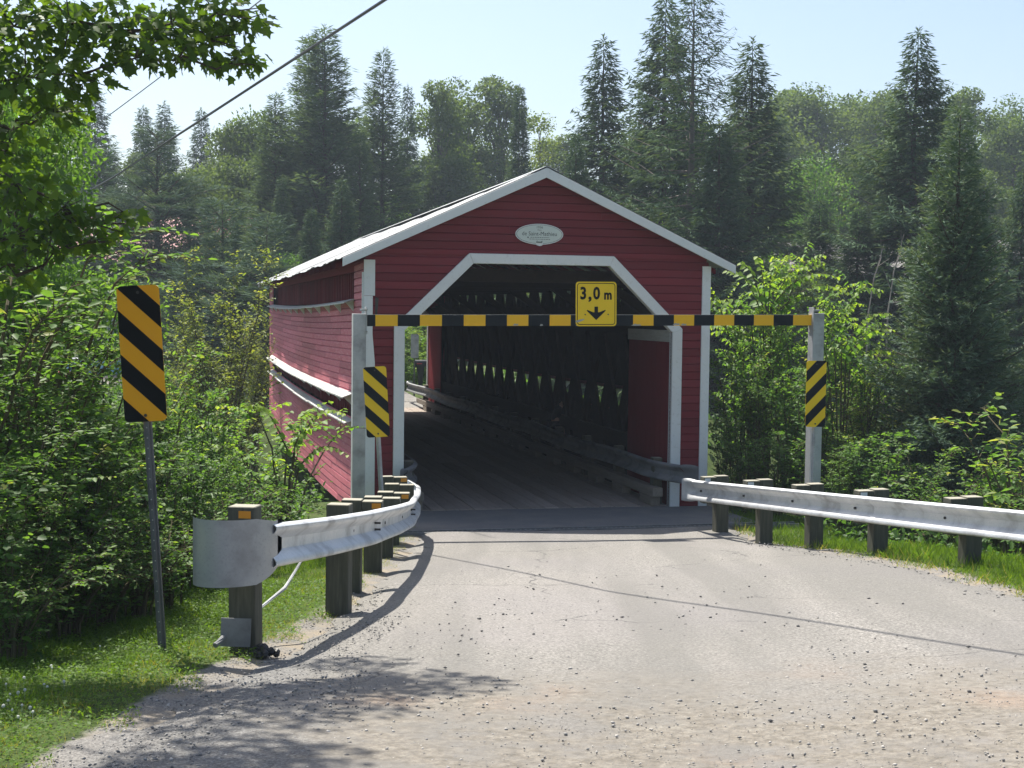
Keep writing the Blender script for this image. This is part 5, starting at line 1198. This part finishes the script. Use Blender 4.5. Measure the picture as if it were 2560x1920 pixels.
for c, rc in CC:
    n = int(150 * (rc / .35) ** 2 * rg.uniform(.8, 1.2)); u = rdir(n, rg)
    p = c + u * (rc * rg.random(n) ** .45)[:, None] * np.array([1.1, 1.0, .62])
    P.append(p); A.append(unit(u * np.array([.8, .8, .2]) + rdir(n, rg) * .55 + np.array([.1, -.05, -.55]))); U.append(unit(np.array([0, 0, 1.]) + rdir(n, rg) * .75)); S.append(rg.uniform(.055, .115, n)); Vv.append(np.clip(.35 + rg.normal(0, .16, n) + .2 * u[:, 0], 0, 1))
    lc = c - mo; nd_ = NODES[:, :3]; dst = np.linalg.norm(nd_ - lc, axis=1) + .25 * np.abs(NODES[:, 3]); kk = int(np.argmin(dst)); st = nd_[kk]; md = (st + lc) / 2 + np.array([0, 0, -.06 * np.linalg.norm(lc - st)]) + rg.normal(0, .05, 3)
    gen = NODES[kk, 3] + 1; rad0 = max(.012, .045 / (1 + .55 * gen)); tw.tube([tuple(st), tuple(md), tuple(lc)], [rad0, rad0 * .7, rad0 * .35], 6, False)
    NODES = np.vstack([NODES, [*md, gen], [*lc, gen]])
    for j in range(5):
        q = lc + rdir(1, rg)[0] * rc * np.array([1, 1, .5]); tw.tube([tuple((md + lc * 2) / 3), tuple(q)], [.008, .003], 4, False)
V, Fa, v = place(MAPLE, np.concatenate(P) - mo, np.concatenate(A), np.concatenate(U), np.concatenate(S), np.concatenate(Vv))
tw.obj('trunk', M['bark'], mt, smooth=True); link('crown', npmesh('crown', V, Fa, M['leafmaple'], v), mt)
# small-leaved tree behind the maple, far left
sv = broadleaf('sl', 6.2, 1.9, 61, 'leaf', .075, 40, 420, .12, 'bark', LEAF2)
loc, h = at_top(60, 230, 14.5); plant('cherry_tree', sv, loc, (.62, .62, h / 6.0), .4, 'small leaved tree behind the maple boughs', 'tree')
loc, h = at_top(-40, 240, 16.5); plant('cherry_tree', sv, loc, (1, 1, h / 6.0), 2.4, 'second small leaved tree further into the left wood', 'tree')

# ------------------------------------------------------------------ grass, undergrowth, flowers, stones
def scatter(n, x0, x1, y0, y1, rg, ok):
    X = rg.uniform(x0, x1, n); Y = rg.uniform(y0, y1, n); k = ok(X, Y); return X[k], Y[k]
rg = np.random.default_rng(5)
BL3 = (np.array([(0, -.03, 0), (0, .03, 0), (.5, .022, .10), (.5, -.022, .10), (1, .004, .0), (1, -.004, .0)], float), np.array([(0, 1, 2, 3), (3, 2, 4, 5)]))
def grass(name, n, x0, x1, y0, y1, ok, hmin, hmax, label, dry):
    X, Y = scatter(n, x0, x1, y0, y1, rg, ok); m = len(X); Z = terrain_z(X, Y) - .01
    cl = .5 + .5 * np.sin(X * 5.3 + 1.2 * np.sin(Y * 3.1)) * np.sin(Y * 4.7 + X)
    ax = unit(np.stack([rg.normal(0, .62, m), rg.normal(0, .62, m), np.ones(m)], -1)); up = rdir(m, rg) * np.array([1, 1, .1])
    d = dry(X, Y)
    var = np.clip(.30 + .22 * rg.random(m) + .16 * cl + np.where(rg.random(m) < d, .5, 0), 0, 1)
    V, Fa, v = place(BL3, np.stack([X, Y, Z], -1), ax, up, rg.uniform(hmin, hmax, m) * (.6 + .7 * cl) * (1 - .45 * d), var)
    tag(link(name, npmesh(name, V, Fa, M['grass'], v)), label, 'grass', kind='stuff')
def okl(X, Y):
    d = left_edge(Y) - X; t = np.interp(Y, [5, 6.6, 9, 11, 20], [.30, .12, .16, .10, .05]); return (d > t + .12 * np.sin(X * 7 + Y * 5) + rg.exponential(.10, len(X))) & (Y < 22)
grass('grass_verge', 150000, -5.4, -1.3, 5.0, 21.5, okl, .035, .095, 'bright green mown grass on the left verge', lambda X, Y: np.clip(1.0 - (left_edge(Y) - X - .35) * 1.6, .03, .8))
def okr(X, Y):
    d = X - right_edge(Y); return (d > .06 + .1 * np.sin(Y * 4) + rg.exponential(.08, len(X))) & (d < 2.2) & (Y < joint_y(X) + 1.5)
grass('grass_verge', 75000, 3.2, 8.5, 9.0, 24, okr, .06, .17, 'green grass strip under the right guardrail', lambda X, Y: np.clip(.75 - (X - right_edge(Y) - .05) * 2.2, .03, .8))
# ground cover under the bushes and on both banks
def cover(name, n, x0, x1, y0, y1, ok, ls, label):
    X, Y = scatter(n, x0, x1, y0, y1, rg, ok); m = len(X); Z = terrain_z(X, Y) + rg.random(m) ** 1.5 * .45
    V, Fa, v = place(LEAF2, np.stack([X, Y, Z], -1), unit(rdir(m, rg) + np.array([0, 0, .2])), unit(rdir(m, rg) * .6 + np.array([0, 0, 1])), ls * rg.uniform(.6, 1.5, m), np.clip(.3 + rg.normal(0, .15, m), 0, 1))
    tag(link(name, npmesh(name, V, Fa, M['leaf'], v)), label, 'undergrowth', kind='stuff')
cover('undergrowth', 30000, -13, -3.2, 9, 26, lambda X, Y: (left_edge(Y) - X > 2.0 + .3 * np.sin(Y * 3)), .085, 'tangled leafy undergrowth under the left bushes')
cover('undergrowth', 22000, 3.8, 14, 13, 34, lambda X, Y: (X - right_edge(Y) > 1.2) & ((X - BX) * BC + (Y - BY) * BS > 3.4), .09, 'leafy undergrowth behind the right guardrail')
cover('undergrowth', 26000, -34, 26, 44, 66, lambda X, Y: (np.abs((X - BX) * BC + (Y - BY) * BS) > 3.4) & (((X + 17.5) / 6) ** 2 + ((Y - 60) / 6) ** 2 > 1), .22, 'rough greenery on the far bank')
# clover leaves among the grass
X, Y = scatter(60000, -5.4, -1.5, 5.0, 15, rg, okl); m_ = len(X)
V, Fa, v = place(KITE, np.stack([X, Y, terrain_z(X, Y) + .01 + .05 * rg.random(m_)], -1), unit(rdir(m_, rg) * np.array([1, 1, .35])), unit(rdir(m_, rg) * .5 + np.array([0, 0, 1])), rg.uniform(.016, .034, m_), np.clip(.35 + .3 * rg.random(m_), 0, 1))
tag(link('clover_leaves', npmesh('clover_leaves', V, Fa, M['grass'], v)), 'low clover leaves mixed into the left grass', 'clover', kind='stuff')
# clover flowers
b_ = MB()
for px, py in [(110, 1705), (118, 1712), (45, 1725), (25, 1728), (62, 1718), (20, 1745), (8, 1760), (30, 1772), (75, 1768), (82, 1780), (55, 1760), (130, 1660), (60, 1685), (160, 1700), (250, 1605), (45, 1792), (128, 1655), (15, 1700)]:
    Yv = 1.5475 / ((py - 768) / F - .085); q = ray(px, py, Yv); zg = float(terrain_z(q.x, q.y)); q = Vector((q.x, q.y, zg + .055)); r_ = random.uniform(.007, .011)
    b_.tube([q - Vector((0, 0, r_)), q - Vector((0, 0, r_ * .4)), q + Vector((0, 0, r_ * .5)), q + Vector((0, 0, r_))], [r_ * .5, r_, r_ * .9, r_ * .3], 6); b_.tube([q - Vector((0, 0, .1)), q - Vector((0, 0, r_))], .0015, 3, False)
tag(b_.obj('clover_flowers', M['clover']), 'scattered white clover flowers in the left grass', 'flowers', kind='stuff')
# stones
OCT = (np.array([(1, 0, 0), (-1, 0, 0), (0, 1, 0), (0, -1, 0), (0, 0, 1), (0, 0, -.6), (.62, .58, .45), (-.6, .55, .5), (.55, -.62, .4)], float), np.array([(0, 6, 4), (6, 2, 4), (0, 2, 6), (2, 7, 4), (7, 1, 4), (2, 1, 7), (1, 3, 4), (3, 8, 4), (8, 0, 4), (3, 0, 8), (2, 0, 5), (1, 2, 5), (3, 1, 5), (0, 3, 5)]))
def stones(name, X, Y, size, var, label, zf, fl=.7):
    m = len(X); Z = zf(X, Y); ax = unit(rdir(m, rg) * np.array([1, 1, .3])); up = unit(rdir(m, rg) * .5 + np.array([0, 0, 1]))
    sh = (OCT[0] * np.array([1, .75, fl]), OCT[1]); V, Fa, v = place(sh, np.stack([X, Y, Z + size * .3], -1), ax, up, size, var)
    tag(link(name, npmesh(name, V, Fa, M['stone'], v)), label, 'stones', kind='stuff')
onroad = lambda X, Y: (X > left_edge(Y) + .05) & (X < right_edge(Y) - .05)
X1, Y1 = scatter(2600, -1.8, 5.2, 6.4, 17, rg, lambda X, Y: onroad(X, Y) & (rg.random(len(X)) < np.clip(np.exp(-((X + .1) ** 2 / .9 + (Y - 11) ** 2 / 6)) * 1.0 + np.exp(-((X - 2.1) ** 2 / 1.2 + (Y - 9.5) ** 2 / 5)) * .7 + .10, 0, 1)))
stones('road_stones', X1, Y1, .004 + .0045 * rg.exponential(1, len(X1)).clip(0, 3.4), rg.random(len(X1)) ** 1.7 * .85, 'scattered dark loose stones on the pavement', lambda X, Y: road_z(X, Y))
X2, Y2 = scatter(30000, -4.2, -.2, 5.0, 14, rg, lambda X, Y: (left_edge(Y) - X < .25) & (X < left_edge(Y) + .6 + .25 * (10 - np.minimum(Y, 10))) & (rg.random(len(X)) < .55))
stones('shoulder_gravel', X2, Y2, .003 + .003 * rg.exponential(1, len(X2)).clip(0, 4), .25 + .6 * rg.random(len(X2)), 'grey gravel along the left road shoulder', lambda X, Y: np.where(onroad(X, Y), road_z(X, Y), terrain_z(X, Y)))
X3, Y3 = scatter(9000, -2.0, 5.6, 5.6, 9.0, rg, lambda X, Y: rg.random(len(X)) < .5)
stones('sandy_gravel', X3, Y3, .003 + .003 * rg.exponential(1, len(X3)).clip(0, 4), .5 + .5 * rg.random(len(X3)), 'fine pale gravel on the sandy road in front', lambda X, Y: road_z(X, Y))
X4, Y4 = scatter(5000, 3.2, 7, 9.5, 20, rg, lambda X, Y: (np.abs(X - right_edge(Y)) < .45))
stones('edge_gravel', X4, Y4, .004 + .005 * rg.exponential(1, len(X4)).clip(0, 3), .2 + .6 * rg.random(len(X4)), 'gravel and crumbs along the right road edge', lambda X, Y: np.where(onroad(X, Y), road_z(X, Y), terrain_z(X, Y)))

# ------------------------------------------------------------------ haze
HZ = True
if HZ:
    hz = MB().box((-140, -16, -6), (140, 172, 32)).obj('haze', None); hz['kind'] = 'stuff'; tag(hz, 'thin summer haze over the wooded valley', 'haze')
    m = bpy.data.materials.new('haze_air'); m.use_nodes = True; nt = m.node_tree
    for n_ in list(nt.nodes):
        if n_.type != 'OUTPUT_MATERIAL': nt.nodes.remove(n_)
    pv = nd(nt, 'ShaderNodeVolumePrincipled'); pv.inputs['Color'].default_value = (.74, .86, 1.0, 1); pv.inputs['Density'].default_value = .00068; pv.inputs['Anisotropy'].default_value = .3
    lk(nt, pv.outputs[0], nt.nodes['Material Output'].inputs['Volume']); hz.data.materials.append(m)
